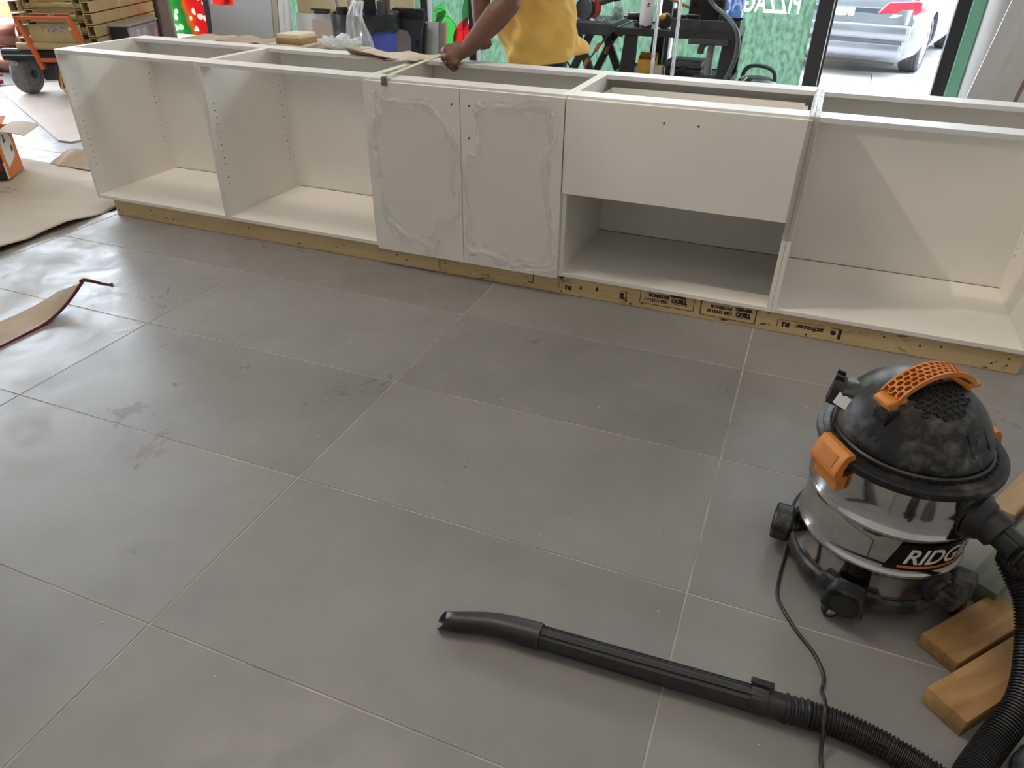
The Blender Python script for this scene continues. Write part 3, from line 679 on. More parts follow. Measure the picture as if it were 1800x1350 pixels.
# clear film still wrapped over the joint between the last two cabinets
CLEARF = m_sheet('clear_wrap', (0.34, 0.33, 0.32, 1), 0.55, f0=0.004, rough=0.12, trans=0.3, gcol=0.25)
xw = a5 - 0.001
def wrapf(u, v):
    s = v * (0.60 + 0.45); x = xw - 0.018 + 0.036 * u + 0.004 * NZ(v * 9, u * 2)
    h = 0.0015 + 0.0035 * abs(NZ(u * 4, v * 14, 3))
    return Vector((x, 0.60 - s, H1 + h)) if s < 0.6 else Vector((x - 0.003 * (s - 0.6), -0.021 - h, H1 - (s - 0.6)))
obj('protective_film', grid_sheet(8, 60, wrapf), CLEARF, c5, smooth=60)

# ------------------------------------------------------------------ lumber toe-kick under the run
PINE = m_wood('stamped_pine', (0.50, 0.355, 0.17, 1), (0.60, 0.455, 0.245, 1), scale=2.2, stretch=(0.9, 9, 9), specks=0.085, speck_scale=10)
PINE2 = m_wood('pine', (0.52, 0.375, 0.19, 1), (0.61, 0.465, 0.255, 1), scale=2.2, stretch=(0.9, 9, 9), specks=0.13, speck_scale=7)
LY0, LY1 = 0.012, 0.050
lb1 = tag(obj('lumber_board', BX(0.098, 2.128, LY0, LY1, 0.0, 0.089, bev=0.002), PINE2, origin=(1.1, LY0, 0)), 'clean pale pine board on edge under the left three cabinets', 'lumber', 'pine toe-kick boards')
lb2 = tag(obj('lumber_board', BX(2.131, 4.545, LY0, LY1, 0.0, 0.089, bev=0.002), PINE, origin=(3.3, LY0, 0)), 'pine board stamped with upside-down black print under the drawer cabinet', 'lumber', 'pine toe-kick boards')
for o_ in (lb1, lb2): pass
cross = tag(obj('lumber_board', BX(0.098, 4.545, 0.52, 0.558, 0.0, 0.089, bev=0.002), PINE2, origin=(2.3, 0.52, 0)), 'rear pine board on edge under the back of the cabinets', 'lumber', 'pine toe-kick boards')
# print on the boards, upside down (board turned over)
def stamp(body, cx, cz, h, width, shear=0.0, bold=0.0):
    M = Matrix.Translation((cx - 3.3, -0.0003, cz)) @ Matrix.Rotation(PI / 2, 4, 'X') @ Matrix.Rotation(PI, 4, 'Z')
    return lettering(body, h, INK, M, lb2, name='stamp_lettering', width=width, shear=shear, bold=bold * 0.35)
def inkline(pts, wd=0.0022, name='stamp_line'):
    bm = bmesh.new()
    for (x0, z0), (x1, z1) in zip(pts, pts[1:]): bar(bm, (x0 - 3.3, -0.0002, z0), (x1 - 3.3, -0.0002, z1), 0.0008 if abs(z1 - z0) < 1e-4 else wd, wd if abs(z1 - z0) < 1e-4 else 0.0008)
    return obj(name, bm, INK, lb2)
stamp('R1', 2.773, 0.034, 0.017, 0.030, bold=0.006); stamp('r', 2.83, 0.042, 0.017, 0.012, bold=0.01)
inkline([(2.728, 0.022), (2.728, 0.058), (2.80, 0.064)]); stamp('P', 2.905, 0.053, 0.018, 0.012, bold=0.01)
stamp('E', 3.018, 0.040, 0.024, 0.018, bold=0.008); inkline([(3.00, 0.062), (3.038, 0.064), (3.038, 0.012), (3.008, 0.010)], 0.004)
inkline([(2.605, 0.088), (2.605, 0.030), (2.58, 0.030)], 0.004)
stamp('CSA O151-17', 3.168, 0.046, 0.0125, 0.105, bold=0.003); stamp('EXTERIOR', 3.178, 0.068, 0.0125, 0.09, bold=0.004)
stamp('TECO', 3.268, 0.058, 0.016, 0.068, bold=0.006); stamp('TESTED', 3.262, 0.080, 0.011, 0.07, bold=0.005)
inkline([(3.10, 0.086), (3.10, 0.026), (3.33, 0.026), (3.33, 0.086)], 0.0026); inkline([(3.235, 0.044), (3.305, 0.044)], 0.0018)
stamp('CSA O151-D', 3.438, 0.044, 0.0125, 0.105, bold=0.004); stamp('EXTERIOR', 3.442, 0.066, 0.0125, 0.09, bold=0.003)
stamp('TECO', 3.535, 0.048, 0.017, 0.062, bold=0.007); stamp('TESTED', 3.535, 0.071, 0.012, 0.07, bold=0.005)
inkline([(3.36, 0.086), (3.36, 0.022), (3.585, 0.018), (3.585, 0.086)], 0.0042); inkline([(3.495, 0.034), (3.565, 0.034)], 0.002)
stamp('R1', 3.705, 0.040, 0.018, 0.030, bold=0.006); stamp('stfraser', 3.795, 0.040, 0.020, 0.112, shear=0.15, bold=0.003)
inkline([(3.672, 0.022), (3.672, 0.058), (3.748, 0.061)], 0.0026); inkline([(3.756, 0.061), (3.85, 0.062)], 0.0024)
stamp('e', 3.887, 0.036, 0.022, 0.022, bold=0.008); inkline([(3.875, 0.060), (3.918, 0.060)], 0.003); inkline([(3.912, 0.060), (3.912, 0.016)], 0.012)
bm = bmesh.new()
for (x, z) in ((0.12, 0.03), (0.14, 0.02), (0.36, 0.06), (0.36, 0.03), (0.46, 0.03), (0.51, 0.03), (1.02, 0.055), (1.6, 0.05), (1.9, 0.05), (1.95, 0.03)): lathe(bm, [(0.0042, 0), (0.0042, 0.0006)], n=10, c=(x - 1.1, 0.0, z), axis=axis_to((0, -1, 0)))
obj('nail_hole', bm, HOLE, lb1)['kind'] = 'stuff'
bm = bmesh.new()
for (x, z) in ((2.74, 0.012), (3.06, 0.012), (3.11, 0.02), (2.15, 0.07), (2.16, 0.05), (3.79, 0.012), (4.07, 0.06), (4.45, 0.03), (4.5, 0.03), (4.5, 0.06), (4.2, 0.05), (4.27, 0.06)): lathe(bm, [(0.0042, 0), (0.0042, 0.0006)], n=10, c=(x - 3.3, 0.0, z), axis=axis_to((0, -1, 0)))
obj('nail_hole', bm, HOLE, lb2)['kind'] = 'stuff'

# ------------------------------------------------------------------ drum vacuum
VX, VY = 3.992, -1.253
vac = thing('drum_vacuum', 'shiny steel drum shop vacuum with black lid and orange latches', 'vacuum cleaner', (VX, VY, 0))
DUSTY = None
def m_dusty():
    m, nt, b = newmat('dusty_black_plastic'); N, L = nt.nodes, nt.links
    tc = N.new('ShaderNodeTexCoord')
    n1 = N.new('ShaderNodeTexNoise'); n1.inputs['Scale'].default_value = 9; n1.inputs['Detail'].default_value = 9; n1.inputs['Roughness'].default_value = 0.72; L.new(tc.outputs['Object'], n1.inputs['Vector'])
    n2 = N.new('ShaderNodeTexNoise'); n2.inputs['Scale'].default_value = 60; n2.inputs['Detail'].default_value = 4; L.new(tc.outputs['Object'], n2.inputs['Vector'])
    cr = N.new('ShaderNodeValToRGB'); cr.color_ramp.elements[0].position = 0.47; cr.color_ramp.elements[1].position = 0.72; L.new(n1.outputs[0], cr.inputs[0])
    mu = N.new('ShaderNodeMath'); mu.operation = 'MULTIPLY'; L.new(cr.outputs[0], mu.inputs[0]); L.new(n2.outputs[0], mu.inputs[1])
    mx = N.new('ShaderNodeMix'); mx.data_type = 'RGBA'; mx.inputs[6].default_value = (0.011, 0.011, 0.013, 1); mx.inputs[7].default_value = (0.30, 0.28, 0.26, 1); b.inputs['Specular IOR Level'].default_value = 0.35
    L.new(mu.outputs[0], mx.inputs[0]); L.new(mx.outputs[2], b.inputs['Base Color'])
    b.inputs['Roughness'].default_value = 0.42
    bp = N.new('ShaderNodeBump'); bp.inputs['Strength'].default_value = 0.08; bp.inputs['Distance'].default_value = 0.002; L.new(n2.outputs[0], bp.inputs['Height']); L.new(bp.outputs[0], b.inputs['Normal'])
    return m
DUSTY = m_dusty()
DRUM = mat('polished_drum_steel', (0.58, 0.57, 0.56, 1), rough=0.09, metal=1.0, var=0.06, scale=3)
RD = 0.184
def bead(z, h=0.006, w_=0.010): return [(RD, z - w_), (RD + h * 0.7, z - w_ * 0.5), (RD + h, z), (RD + h * 0.7, z + w_ * 0.5), (RD, z + w_)]
prof = [(0.02, 0.062), (RD - 0.012, 0.062), (RD - 0.003, 0.068), (RD, 0.085)] + bead(0.163) + [(RD, 0.20), (RD, 0.24)] + bead(0.276) + [(RD, 0.34), (RD, 0.405)]
bm = bmesh.new(); lathe(bm, prof, n=96, cap1=True); obj('drum', bm, DRUM, vac, smooth=60)
# rim and lid
bm = bmesh.new(); lathe(bm, [(RD - 0.004, 0.402), (0.197, 0.400), (0.2005, 0.402), (0.2015, 0.406), (0.2015, 0.414), (0.2005, 0.418), (0.197, 0.4195), (0.190, 0.4205), (0.1885, 0.4235), (0.180, 0.4245), (0.172, 0.424), (0.158, 0.428)], n=96, cap0=True, cap1=True)
lid = obj('lid', bm, DUSTY, vac, smooth=28)
bm = bmesh.new()   # radial ribs on the flange
for k in range(120):
    a = 2 * PI * k / 120; d = Vector((math.cos(a), math.sin(a), 0)); bar(bm, d * 0.160 + Vector((0, 0, 0.4285)), d * 0.176 + Vector((0, 0, 0.4285)), 0.0018, 0.003)
obj('flange_ribs', bm, BLACKP, lid)
# motor dome: leans back, flat sloping front
dome = bmesh.new(); R = []; ND = 72
dz = [0.425, 0.44, 0.46, 0.485, 0.51, 0.532, 0.550, 0.563, 0.571, 0.575]
def dome_r(z):
    t = (z - 0.425) / 0.15; return 0.166 * (max(0.0, 1 - t ** 2.3)) ** 0.5
for z in dz:
    ring = []
    for j in range(ND):
        a = 2 * PI * j / ND; r = max(0.004, dome_r(z)); t = (z - 0.425) / 0.15
        front = max(0.0, math.cos(a - math.radians(-52))) ** 3
        r *= 1 - 0.10 * front * t
        dent = 0.0
        ring.append(dome.verts.new((r * math.cos(a) - 0.012 * t, r * math.sin(a) + 0.016 * t, z)))
    R.append(ring)
for A, B in zip(R, R[1:]):
    for j in range(ND): dome.faces.new((A[j], A[(j + 1) % ND], B[(j + 1) % ND], B[j]))
dome.faces.new(R[-1]); dome.faces.new(R[0][::-1])
dm = obj('motor_dome', dome, DUSTY, vac, smooth=60)
md = dm.modifiers.new('s', 'SUBSURF'); md.levels = 1; md.render_levels = 1
# black skirt ring round the dome foot
bm = bmesh.new(); lathe(bm, [(0.1640, 0.4265), (0.1695, 0.4265), (0.1690, 0.4330), (0.1640, 0.436)], n=96, cap0=False, cap1=False); obj('dome_skirt', bm, BLACKP, dm, smooth=30)
# switch recess on the front of the dome
ang = math.radians(-38); dr_ = Vector((math.cos(ang), math.sin(ang), 0)); tn = Vector((-dr_.y, dr_.x, 0)); nrm = (dr_ * 0.8 + Vector((0, 0, 0.6))).normalized(); upv = nrm.cross(tn).normalized()
if upv.z < 0: upv = -upv
def MF(p, x, y, z): return Matrix(((x.x, y.x, z.x, p.x), (x.y, y.y, z.y, p.y), (x.z, y.z, z.z, p.z), (0, 0, 0, 1)))
ps = dr_ * 0.143 + Vector((-0.006, 0.008, 0.490)); Msw = MF(ps, tn, upv, nrm)
bm = bmesh.new()
for x0, x1, y0, y1 in ((-0.030, 0.030, 0.020, 0.026), (-0.030, 0.030, -0.026, -0.020), (-0.030, -0.025, -0.02, 0.02), (0.025, 0.030, -0.02, 0.02)): box(bm, x0, x1, y0, y1, -0.012, 0.004, bev=0.001, M=Msw)
obj('switch_frame', bm, DUSTY, dm); obj('switch_well', BX(-0.025, 0.025, -0.02, 0.02, -0.012, -0.0035, M=Msw), HOLE, dm)
obj('rocker_switch', BX(-0.012, 0.012, -0.014, 0.014, -0.004, 0.004, bev=0.002, M=Msw @ Matrix.Rotation(0.25, 4, 'X')), BLACKP, dm)
# honeycomb outlet on the crown
hx = Vector((0.158, 0.141, 0)).normalized(); hy = Vector((-hx.y, hx.x, 0))
bm = bmesh.new(); M0 = MF(Vector((0.006, -0.030, 0.5705)), hx, hy, Vector((0, 0, 1)))
def hexring(bm, cx, cy, rx, ry, wd, z0, z1, M):
    o_ = [(cx + rx * c, cy + ry * s) for c, s in ((1, 0), (0.62, 1), (-0.62, 1), (-1, 0), (-0.62, -1), (0.62, -1))]
    for (xa, ya), (xb, yb) in zip(o_, o_[1:] + o_[:1]):
        v = Vector((xb - xa, yb - ya, 0)); L = v.length; v /= L; n_ = Vector((-v.y, v.x, 0))
        Mb = M @ MF(Vector((xa, ya, 0)), v, n_, Vector((0, 0, 1))); box(bm, 0, L, -wd / 2, wd / 2, z0, z1, M=Mb)
def dome_z(p):   # crown height below a plan point
    r = math.hypot(p.x + 0.010, p.y - 0.013); t = max(0.0, 1 - (r / 0.160) ** 2); return 0.425 + 0.15 * t ** (1 / 2.3)
cells = []
for i in range(-5, 6):
    for j in range(-4, 5):
        cx = i * 0.0175 + (0.00875 if j % 2 else 0); cy = j * 0.0115
        if (cx / 0.062) ** 2 + (cy / 0.048) ** 2 <= 1: cells.append((cx, cy))
bm = bmesh.new(); bh = bmesh.new()
cen = Vector((0.016, -0.040, 0))
for cx, cy in cells:
    p = cen + hx * cx + hy * cy; z = dome_z(p); e = 0.004
    nx_ = Vector((-(dome_z(p + Vector((e, 0, 0))) - dome_z(p - Vector((e, 0, 0)))) / (2 * e), -(dome_z(p + Vector((0, e, 0))) - dome_z(p - Vector((0, e, 0)))) / (2 * e), 1)).normalized()
    hx2 = (hx - nx_ * hx.dot(nx_)).normalized(); hy2 = nx_.cross(hx2)
    Mc = MF(Vector((p.x, p.y, z)), hx2, hy2, nx_); hexring(bm, 0, 0, 0.0105, 0.0060, 0.0022, -0.002, 0.0040, Mc)
    prism(bh, [(0.0092 * c, 0.0052 * s) for c, s in ((1, 0), (0.62, 1), (-0.62, 1), (-1, 0), (-0.62, -1), (0.62, -1))], -0.001, 0.0014, M=Mc)
obj('honeycomb_vent', bm, BLACKP, dm); obj('vent_openings', bh, HOLE, dm)
# orange arched carry handle, honeycombed on top
HA, HB = Vector((-0.086, -0.094, 0)), Vector((0.072, 0.047, 0)); HL = (HB - HA).length
hxx = (HB - HA).normalized(); hyy = Vector((-hxx.y, hxx.x, 0)); HO = (HA + HB) / 2
def arch(s): return 0.566 + 0.044 * (1 - (2 * s - 1) ** 2) ** 0.8      # s 0..1 along
Ns = 28; wH = 0.0235; hnd = None
for side in (-1, 1):
    bm = bmesh.new()
    for i in range(Ns):
        s0, s1 = i / Ns, (i + 1) / Ns
        a_ = HA + hxx * HL * s0 + hyy * side * wH; b_ = HA + hxx * HL * s1 + hyy * side * wH; a_.z = arch(s0) + 0.004; b_.z = arch(s1) + 0.004
        bar(bm, a_, b_, 0.004, 0.011)
    hnd = obj('carry_handle', bm, ORANGE, vac) if hnd is None else obj('handle_rail', bm, ORANGE, hnd) and hnd
under = grid_sheet(Ns, 2, lambda u, v: HA + hxx * HL * u + hyy * (v - 0.5) * 2 * wH + Vector((0, 0, arch(u) + 0.0005)), thick=0.003); obj('handle_web', under, mat('deep_orange_plastic', (0.42, 0.10, 0.012, 1), rough=0.5), hnd, smooth=40)
bm = bmesh.new(); nc = 13
for i in range(nc):
    for j in range(4):
        s = (i + 0.5 + (0.5 if j % 2 else 0)) / (nc + 0.5); y = (j - 1.5) * 0.0112
        z = arch(s) + 0.004; sl = (arch(min(1, s + 0.02)) - arch(max(0, s - 0.02))) / (HL * (min(1, s + 0.02) - max(0, s - 0.02)))
        dx = (hxx + Vector((0, 0, sl))).normalized(); p = HA + hxx * HL * s + hyy * y; p.z = z
        hexring(bm, 0, 0, 0.0098, 0.0060, 0.0024, -0.003, 0.0046, MF(p, dx, hyy, dx.cross(hyy)))
obj('handle_honeycomb', bm, ORANGE, hnd)
for P_, s in ((HA, -1), (HB, 1)):     # flared feet of the handle
    bm = bmesh.new(); Mt = MF(Vector((P_.x, P_.y, arch(0) - 0.002)), hxx * s, hyy, Vector((0, 0, 1)))
    vs = box(bm, -0.022, 0.026, -0.027, 0.027, -0.002, 0.010, bev=0.003)
    for v in bm.verts:
        if v.co.x > 0.015: v.co.z -= 0.006; v.co.y *= 0.8
    bmesh.ops.transform(bm, matrix=Mt, verts=bm.verts); box(bm, -0.016, 0.008, -0.016, 0.016, -0.030, 0.0, bev=0.002, M=Mt); obj('handle_foot', bm, ORANGE, hnd, smooth=30)
    bm = bmesh.new(); box(bm, -0.020, 0.012, -0.020, 0.020, -0.060, -0.022, bev=0.003, M=Mt); obj('handle_socket', bm, DUSTY, hnd)
# blower port at the rear left of the lid
pa = math.radians(172); pd = Vector((math.cos(pa), math.sin(pa), 0.18)).normalized(); pc = Vector((-0.122, 0.018, 0.482))
bm = bmesh.new(); lathe(bm, [(0.042, 0.0), (0.038, 0.03), (0.034, 0.045), (0.0365, 0.046), (0.0365, 0.068), (0.030, 0.070)], n=40, c=(0, 0, 0), axis=axis_to(pd, pc)); port = obj('blower_port', bm, DUSTY, vac, smooth=40)
bm = bmesh.new(); lathe(bm, [(0.029, 0.0705), (0.001, 0.0706)], n=32, axis=axis_to(pd, pc), cap0=False); obj('port_opening', bm, HOLE, port)
pb_t = Vector((-pd.y, pd.x, 0)).normalized()
obj('port_body', BX(-0.045, 0.045, -0.060, 0.036, -0.02, 0.046, bev=0.008, seg=2, M=MF(pc + Vector((0.0, 0, -0.004)), pb_t, Vector((0, 0, 1)), Vector((pd.x, pd.y, 0)).normalized())), DUSTY, port, smooth=40)
bm = bmesh.new()
for dx in (-0.012, 0.012): box(bm, dx - 0.004, dx + 0.004, 0.030, 0.046, 0.046, 0.066, bev=0.001, M=MF(pc, pb_t, Vector((0, 0, 1)), pd))
obj('port_clip', bm, BLACKP, port)
lab = obj('white_label', BX(-0.014, 0.014, -0.034, 0.002, 0, 0.0012, bev=0.0004, M=MF(Vector((-0.148, -0.032, 0.490)), Vector((0.35, 0.35, 0.87)).normalized(), Vector((0.9, -0.35, -0.25)).normalized(), Vector((-0.2, -0.88, 0.42)).normalized())), WHITE, port)
# latches
def latch(adeg):
    a = math.radians(adeg); d = Vector((math.cos(a), math.sin(a), 0)); tt = Vector((-d.y, d.x, 0)); M = MF(Vector((0, 0, 0)), tt, Vector((0, 0, 1)), d)
    pr_ = [(0.424, 0.178), (0.436, 0.184), (0.438, 0.198), (0.428, 0.209), (0.392, 0.222), (0.380, 0.2225), (0.366, 0.214), (0.366, 0.206), (0.372, 0.200), (0.398, 0.203), (0.420, 0.193)]
    bm = bmesh.new(); prism(bm, [(z, r) for z, r in pr_], -0.046, 0.046, M=M @ Matrix(((0, 0, 1, 0), (1, 0, 0, 0), (0, 1, 0, 0), (0, 0, 0, 1))), bev=0.0015)
    lt = obj('latch', bm, ORANGE, vac, smooth=25)
    bm = bmesh.new(); box(bm, -0.028, 0.028, -0.0, 0.034, 0, 0.0016, bev=0.0006, M=M @ Matrix.Translation((0, 0.3925, 0.2218)) @ Matrix.Rotation(math.radians(-20), 4, 'X')); obj('latch_panel', bm, mat('orange_plastic_shade', (0.52, 0.165, 0.02, 1), rough=0.5), lt)
    bm = bmesh.new(); box(bm, -0.043, 0.043, 0.334, 0.372, RD - 0.004, 0.206, bev=0.003, M=M); obj('latch_base', bm, ORANGE, lt, smooth=30)
    bm = bmesh.new()
    for k in range(5): box(bm, -0.041 + k * 0.0175, -0.029 + k * 0.0175, 0.360, 0.3725, 0.2062, 0.2085, M=M)
    obj('latch_webs', bm, mat('deep_orange', (0.42, 0.10, 0.012, 1), rough=0.5), lt)
    return lt
latch(216); latch(36)
# hose inlet
ia = math.radians(-33); idr = Vector((math.cos(ia), math.sin(ia), 0)); ic = idr * (RD - 0.006) + Vector((0, 0, 0.318))
bm = bmesh.new(); lathe(bm, [(0.056, 0.0), (0.056, 0.012), (0.050, 0.018), (0.044, 0.030), (0.036, 0.034), (0.036, 0.05)], n=40, axis=axis_to(idr, ic)); inl = obj('hose_inlet', bm, BLACKP, vac, smooth=40)
bm = bmesh.new()
for k in range(6):
    a = 2 * PI * k / 6; lathe(bm, [(0.004, 0.011), (0.004, 0.014), (0.001, 0.0145)], n=8, c=(0, 0, 0), axis=axis_to(idr, ic) @ Matrix.Translation((0.049 * math.cos(a), 0.049 * math.sin(a), 0)))
obj('inlet_screws', bm, DGREY, inl)
# drain
da = math.radians(-44); dd = Vector((math.cos(da), math.sin(da), 0)); dc = dd * (RD - 0.006) + Vector((0, 0, 0.118))
bm = bmesh.new(); lathe(bm, [(0.042, 0.0), (0.042, 0.012), (0.030, 0.016), (0.026, 0.022), (0.026, 0.030)], n=36, axis=axis_to(dd, dc)); drn = obj('drain_boss', bm, BLACKP, vac, smooth=40)
bm = bmesh.new(); R = []
for z, r in ((0.030, 0.030), (0.034, 0.033), (0.058, 0.031), (0.062, 0.026)):
    R.append([bm.verts.new(axis_to(dd, dc) @ Vector(((r + (0.003 if j % 4 < 2 else 0)) * math.cos(2 * PI * j / 48), (r + (0.003 if j % 4 < 2 else 0)) * math.sin(2 * PI * j / 48), z))) for j in range(48)])
for A, B in zip(R, R[1:]):
    for j in range(48): bm.faces.new((A[j], A[(j + 1) % 48], B[(j + 1) % 48], B[j]))
bm.faces.new(R[-1]); obj('drain_cap', bm, DUSTY, drn)
# logo band on the drum
la0, la1 = math.radians(-88), math.radians(-14); lam = (la0 + la1) / 2
def on_drum(me, z, ac, off):
    r = RD + off
    for v in me.vertices:
        a = ac + v.co.x / r; rr = r + v.co.z
        v.co = Vector((rr * math.cos(a), rr * math.sin(a), z + v.co.y))
bm = grid_sheet(40, 8, lambda u, v: Vector(((u - 0.5) * RD * (la1 - la0) + (v - 0.5) * 0.022, (v - 0.5) * 0.078, 0))); bmesh.ops.solidify(bm, geom=bm.faces[:], thickness=0.0008)
me = bpy.data.meshes.new('logo_sticker'); bmesh.ops.recalc_face_normals(bm, faces=bm.faces); bm.to_mesh(me); bm.free(); on_drum(me, 0.220, lam, 0.0012); stk = link('logo_sticker', me, mat('black_sticker', (0.012, 0.012, 0.013, 1), rough=0.3), vac)
me = text_mesh('RIDGID', 0.043, extrude=0.0003, shear=0.25, bold=0.0010)
xs = [v.co.x for v in me.vertices]; s_ = 0.188 / (max(xs) - min(xs)); cx_ = (max(xs) + min(xs)) / 2
bm = bmesh.new(); bm.from_mesh(me); bmesh.ops.triangulate(bm, faces=bm.faces); bmesh.ops.subdivide_edges(bm, edges=[e for e in bm.edges if e.calc_length() > 0.012], cuts=2); bm.to_mesh(me); bm.free()
for v in me.vertices: v.co.x = (v.co.x - cx_) * s_; v.co.y += 0.006
on_drum(me, 0.220, lam, 0.0026); me.name = 'logo_lettering'; link('logo_lettering', me, mat('logo_white', (0.72, 0.70, 0.64, 1), rough=0.4), stk)
bm = grid_sheet(40, 1, lambda u, v: Vector(((u - 0.5) * 0.200 - 0.003 + (v - 0.5) * 0.002, -0.026 + (v - 0.5) * 0.0075, 0))); me = bpy.data.meshes.new('orange_stripe'); bm.to_mesh(me); bm.free(); on_drum(me, 0.220, lam, 0.0026); link('orange_stripe', me, ORANGE, stk)
# dolly ring and casters
bm = bmesh.new(); R = []
for j in range(96):
    a = 2 * PI * j / 96; h = 0.094 if (math.cos(4 * (a - math.radians(-105))) > 0.2) else 0.080
    d = Vector((math.cos(a), math.sin(a), 0)); R.append([bm.verts.new(d * r + Vector((0, 0, z))) for r, z in ((RD + 0.001, h), (RD + 0.010, h - 0.004), (RD + 0.013, 0.055), (RD + 0.008, 0.044), (RD - 0.03, 0.042), (RD - 0.03, 0.060))])
for j in range(96):
    A, B = R[j], R[(j + 1) % 96]
    for k in range(6): bm.faces.new((A[k], A[(k + 1) % 6], B[(k + 1) % 6], B[k]))
dol = obj('dolly_ring', bm, DUSTY, vac, smooth=45)
for adeg in (-105, 176, -16, 75):
    a = math.radians(adeg); d = Vector((math.cos(a), math.sin(a), 0)); tt = Vector((-d.y, d.x, 0)); M = MF(d * 0.190, tt, Vector((0, 0, 1)), d)
    bm = bmesh.new(); prism(bm, [(-0.048, 0.045), (-0.040, 0.100), (-0.024, 0.112), (0.024, 0.112), (0.040, 0.100), (0.048, 0.045), (0.030, 0.036), (-0.030, 0.036)], 0.0, 0.046, M=M, bev=0.005)
    cs = obj('caster_housing', bm, DUSTY, vac, smooth=30)
    bm = bmesh.new(); lathe(bm, [(0.030, 0.044), (0.030, 0.0475), (0.026, 0.0485), (0.001, 0.0485)], n=32, axis=M @ Matrix.Translation((0.004, 0.072, 0)), cap0=False); obj('caster_cap', bm, BLACKP, cs, smooth=40)
    bm = bmesh.new(); lathe(bm, [(0.0325, 0.0455), (0.0335, 0.0472), (0.0310, 0.0472), (0.0300, 0.0455)], n=32, axis=M @ Matrix.Translation((0.004, 0.072, 0)), cap0=False, cap1=False); obj('cap_groove', bm, HOLE, cs)
    wc = d * 0.212 + tt * -0.022 + Vector((0, 0, 0.0215)); wax = (tt * 0.55 + d * 0.8).normalized()
    bm = bmesh.new(); lathe(bm, [(0.006, -0.011), (0.018, -0.011), (0.0213, -0.006), (0.0213, 0.006), (0.018, 0.011), (0.006, 0.011)], n=28, axis=axis_to(wax, wc)); wh = obj('caster_wheel', bm, BLACKP, cs, smooth=40)
    bm = bmesh.new(); lathe(bm, [(0.013, 0.0112), (0.004, 0.0135), (0.001, 0.0135)], n=20, axis=axis_to(wax, wc), cap0=False); lathe(bm, [(0.013, 0.0112), (0.004, 0.0135), (0.001, 0.0135)], n=20, axis=axis_to(-wax, wc), cap0=False); obj('wheel_hub', bm, STEEL, wh, smooth=40)
    bm = bmesh.new(); bar(bm, wc + wax * 0.013, wc + wax * 0.013 + Vector((0, 0, 0.03)), 0.012, 0.002); bar(bm, wc - wax * 0.013, wc - wax * 0.013 + Vector((0, 0, 0.03)), 0.012, 0.002); obj('caster_fork', bm, STEEL, cs)

# corrugated hose from the inlet: cuff, cup, then loops down to the floor and back to the wand
def ribbed(bm, pts, r0, pitch, depth, n=28, r1=None):
    P = [Vector(p) for p in pts]; acc = [0.0]
    for a, b in zip(P, P[1:]): acc.append(acc[-1] + (b - a).length)
    Ltot = acc[-1]; out = []; rad = []; i = 0; step = pitch / 4; s = 0.0; q = 0
    while s <= Ltot:
        while i < len(P) - 2 and acc[i + 1] < s: i += 1
        t = (s - acc[i]) / max(1e-9, acc[i + 1] - acc[i]); out.append(P[i].lerp(P[i + 1], t)); rad.append(r0 - (depth if q % 4 >= 2 else 0)); s += step; q += 1
    tube(bm, out, rad, n=n)
hose = thing('vacuum_hose', 'black corrugated vacuum hose curving from the steel drum down to the wand', 'hose', (4.2, -1.5, 0))
HZ = Vector((4.2, -1.5, 0))
i0 = Vector((VX, VY, 0)) + ic + idr * 0.030
HOSE = mat('black_hose_plastic', (0.014, 0.014, 0.015, 1), rough=0.38)
cuffd = (idr + Vector((0.10, -0.10, -0.35))).normalized()
bm = bmesh.new(); lathe(bm, [(0.040, 0.0), (0.041, 0.03), (0.030, 0.036), (0.030, 0.075), (0.033, 0.078)], n=36, axis=axis_to(cuffd, i0 - HZ)); obj('hose_cuff', bm, BLACKP, hose, smooth=40)
obj('cuff_tab', BX(-0.010, 0.010, -0.034, -0.029, 0.03, 0.078, bev=0.002, M=axis_to(cuffd, i0 - HZ) @ Matrix.Rotation(math.radians(200), 4, 'Z')), BLACKP, hose)
h0 = i0 + cuffd * 0.074
hpts = [h0, h0 + cuffd * 0.04, (4.242, -1.362, 0.232), (4.280, -1.425, 0.185), (4.292, -1.505, 0.125), (4.278, -1.605, 0.074), (4.225, -1.700, 0.034), (4.175, -1.790, 0.030), (4.13, -1.90, 0.030)]
sp = [p - HZ for p in spline(hpts, 14)]
bm = bmesh.new(); ribbed(bm, sp[:22], 0.036, 0.016, 0.006); obj('hose_strain_relief', bm, BLACKP, hose, smooth=25)
bm = bmesh.new(); ribbed(bm, sp[20:], 0.031, 0.0075, 0.0045); obj('corrugated_hose', bm, HOSE, hose, smooth=25)

wand = thing('vacuum_wand', 'long black plastic vacuum wand with bent crevice tip lying on the floor', 'vacuum wand', (3.55, -1.79, 0))
WO = Vector((3.55, -1.79, 0))
def ovaltube(bm, pts, ws, hs, n=24, sq=2.0):
    P = [Vector(p) for p in pts]; R = []
    for i, p in enumerate(P):
        d = (P[min(i + 1, len(P) - 1)] - P[max(i - 1, 0)]).normalized(); u, v = frame_of(d)
        ring = []
        for j in range(n):
            a = 2 * PI * j / n; c, s = math.cos(a), math.sin(a)
            ring.append(bm.verts.new(p + u * ws[i] * math.copysign(abs(c) ** (2 / sq), c) + v * hs[i] * math.copysign(abs(s) ** (2 / sq), s)))
        R.append(ring)
    for A, B in zip(R, R[1:]):
        for j in range(n): bm.faces.new((A[j], A[(j + 1) % n], B[(j + 1) % n], B[j]))
    return R
T = lambda x, y, z: Vector((x, y, z)) - WO
bm = bmesh.new()
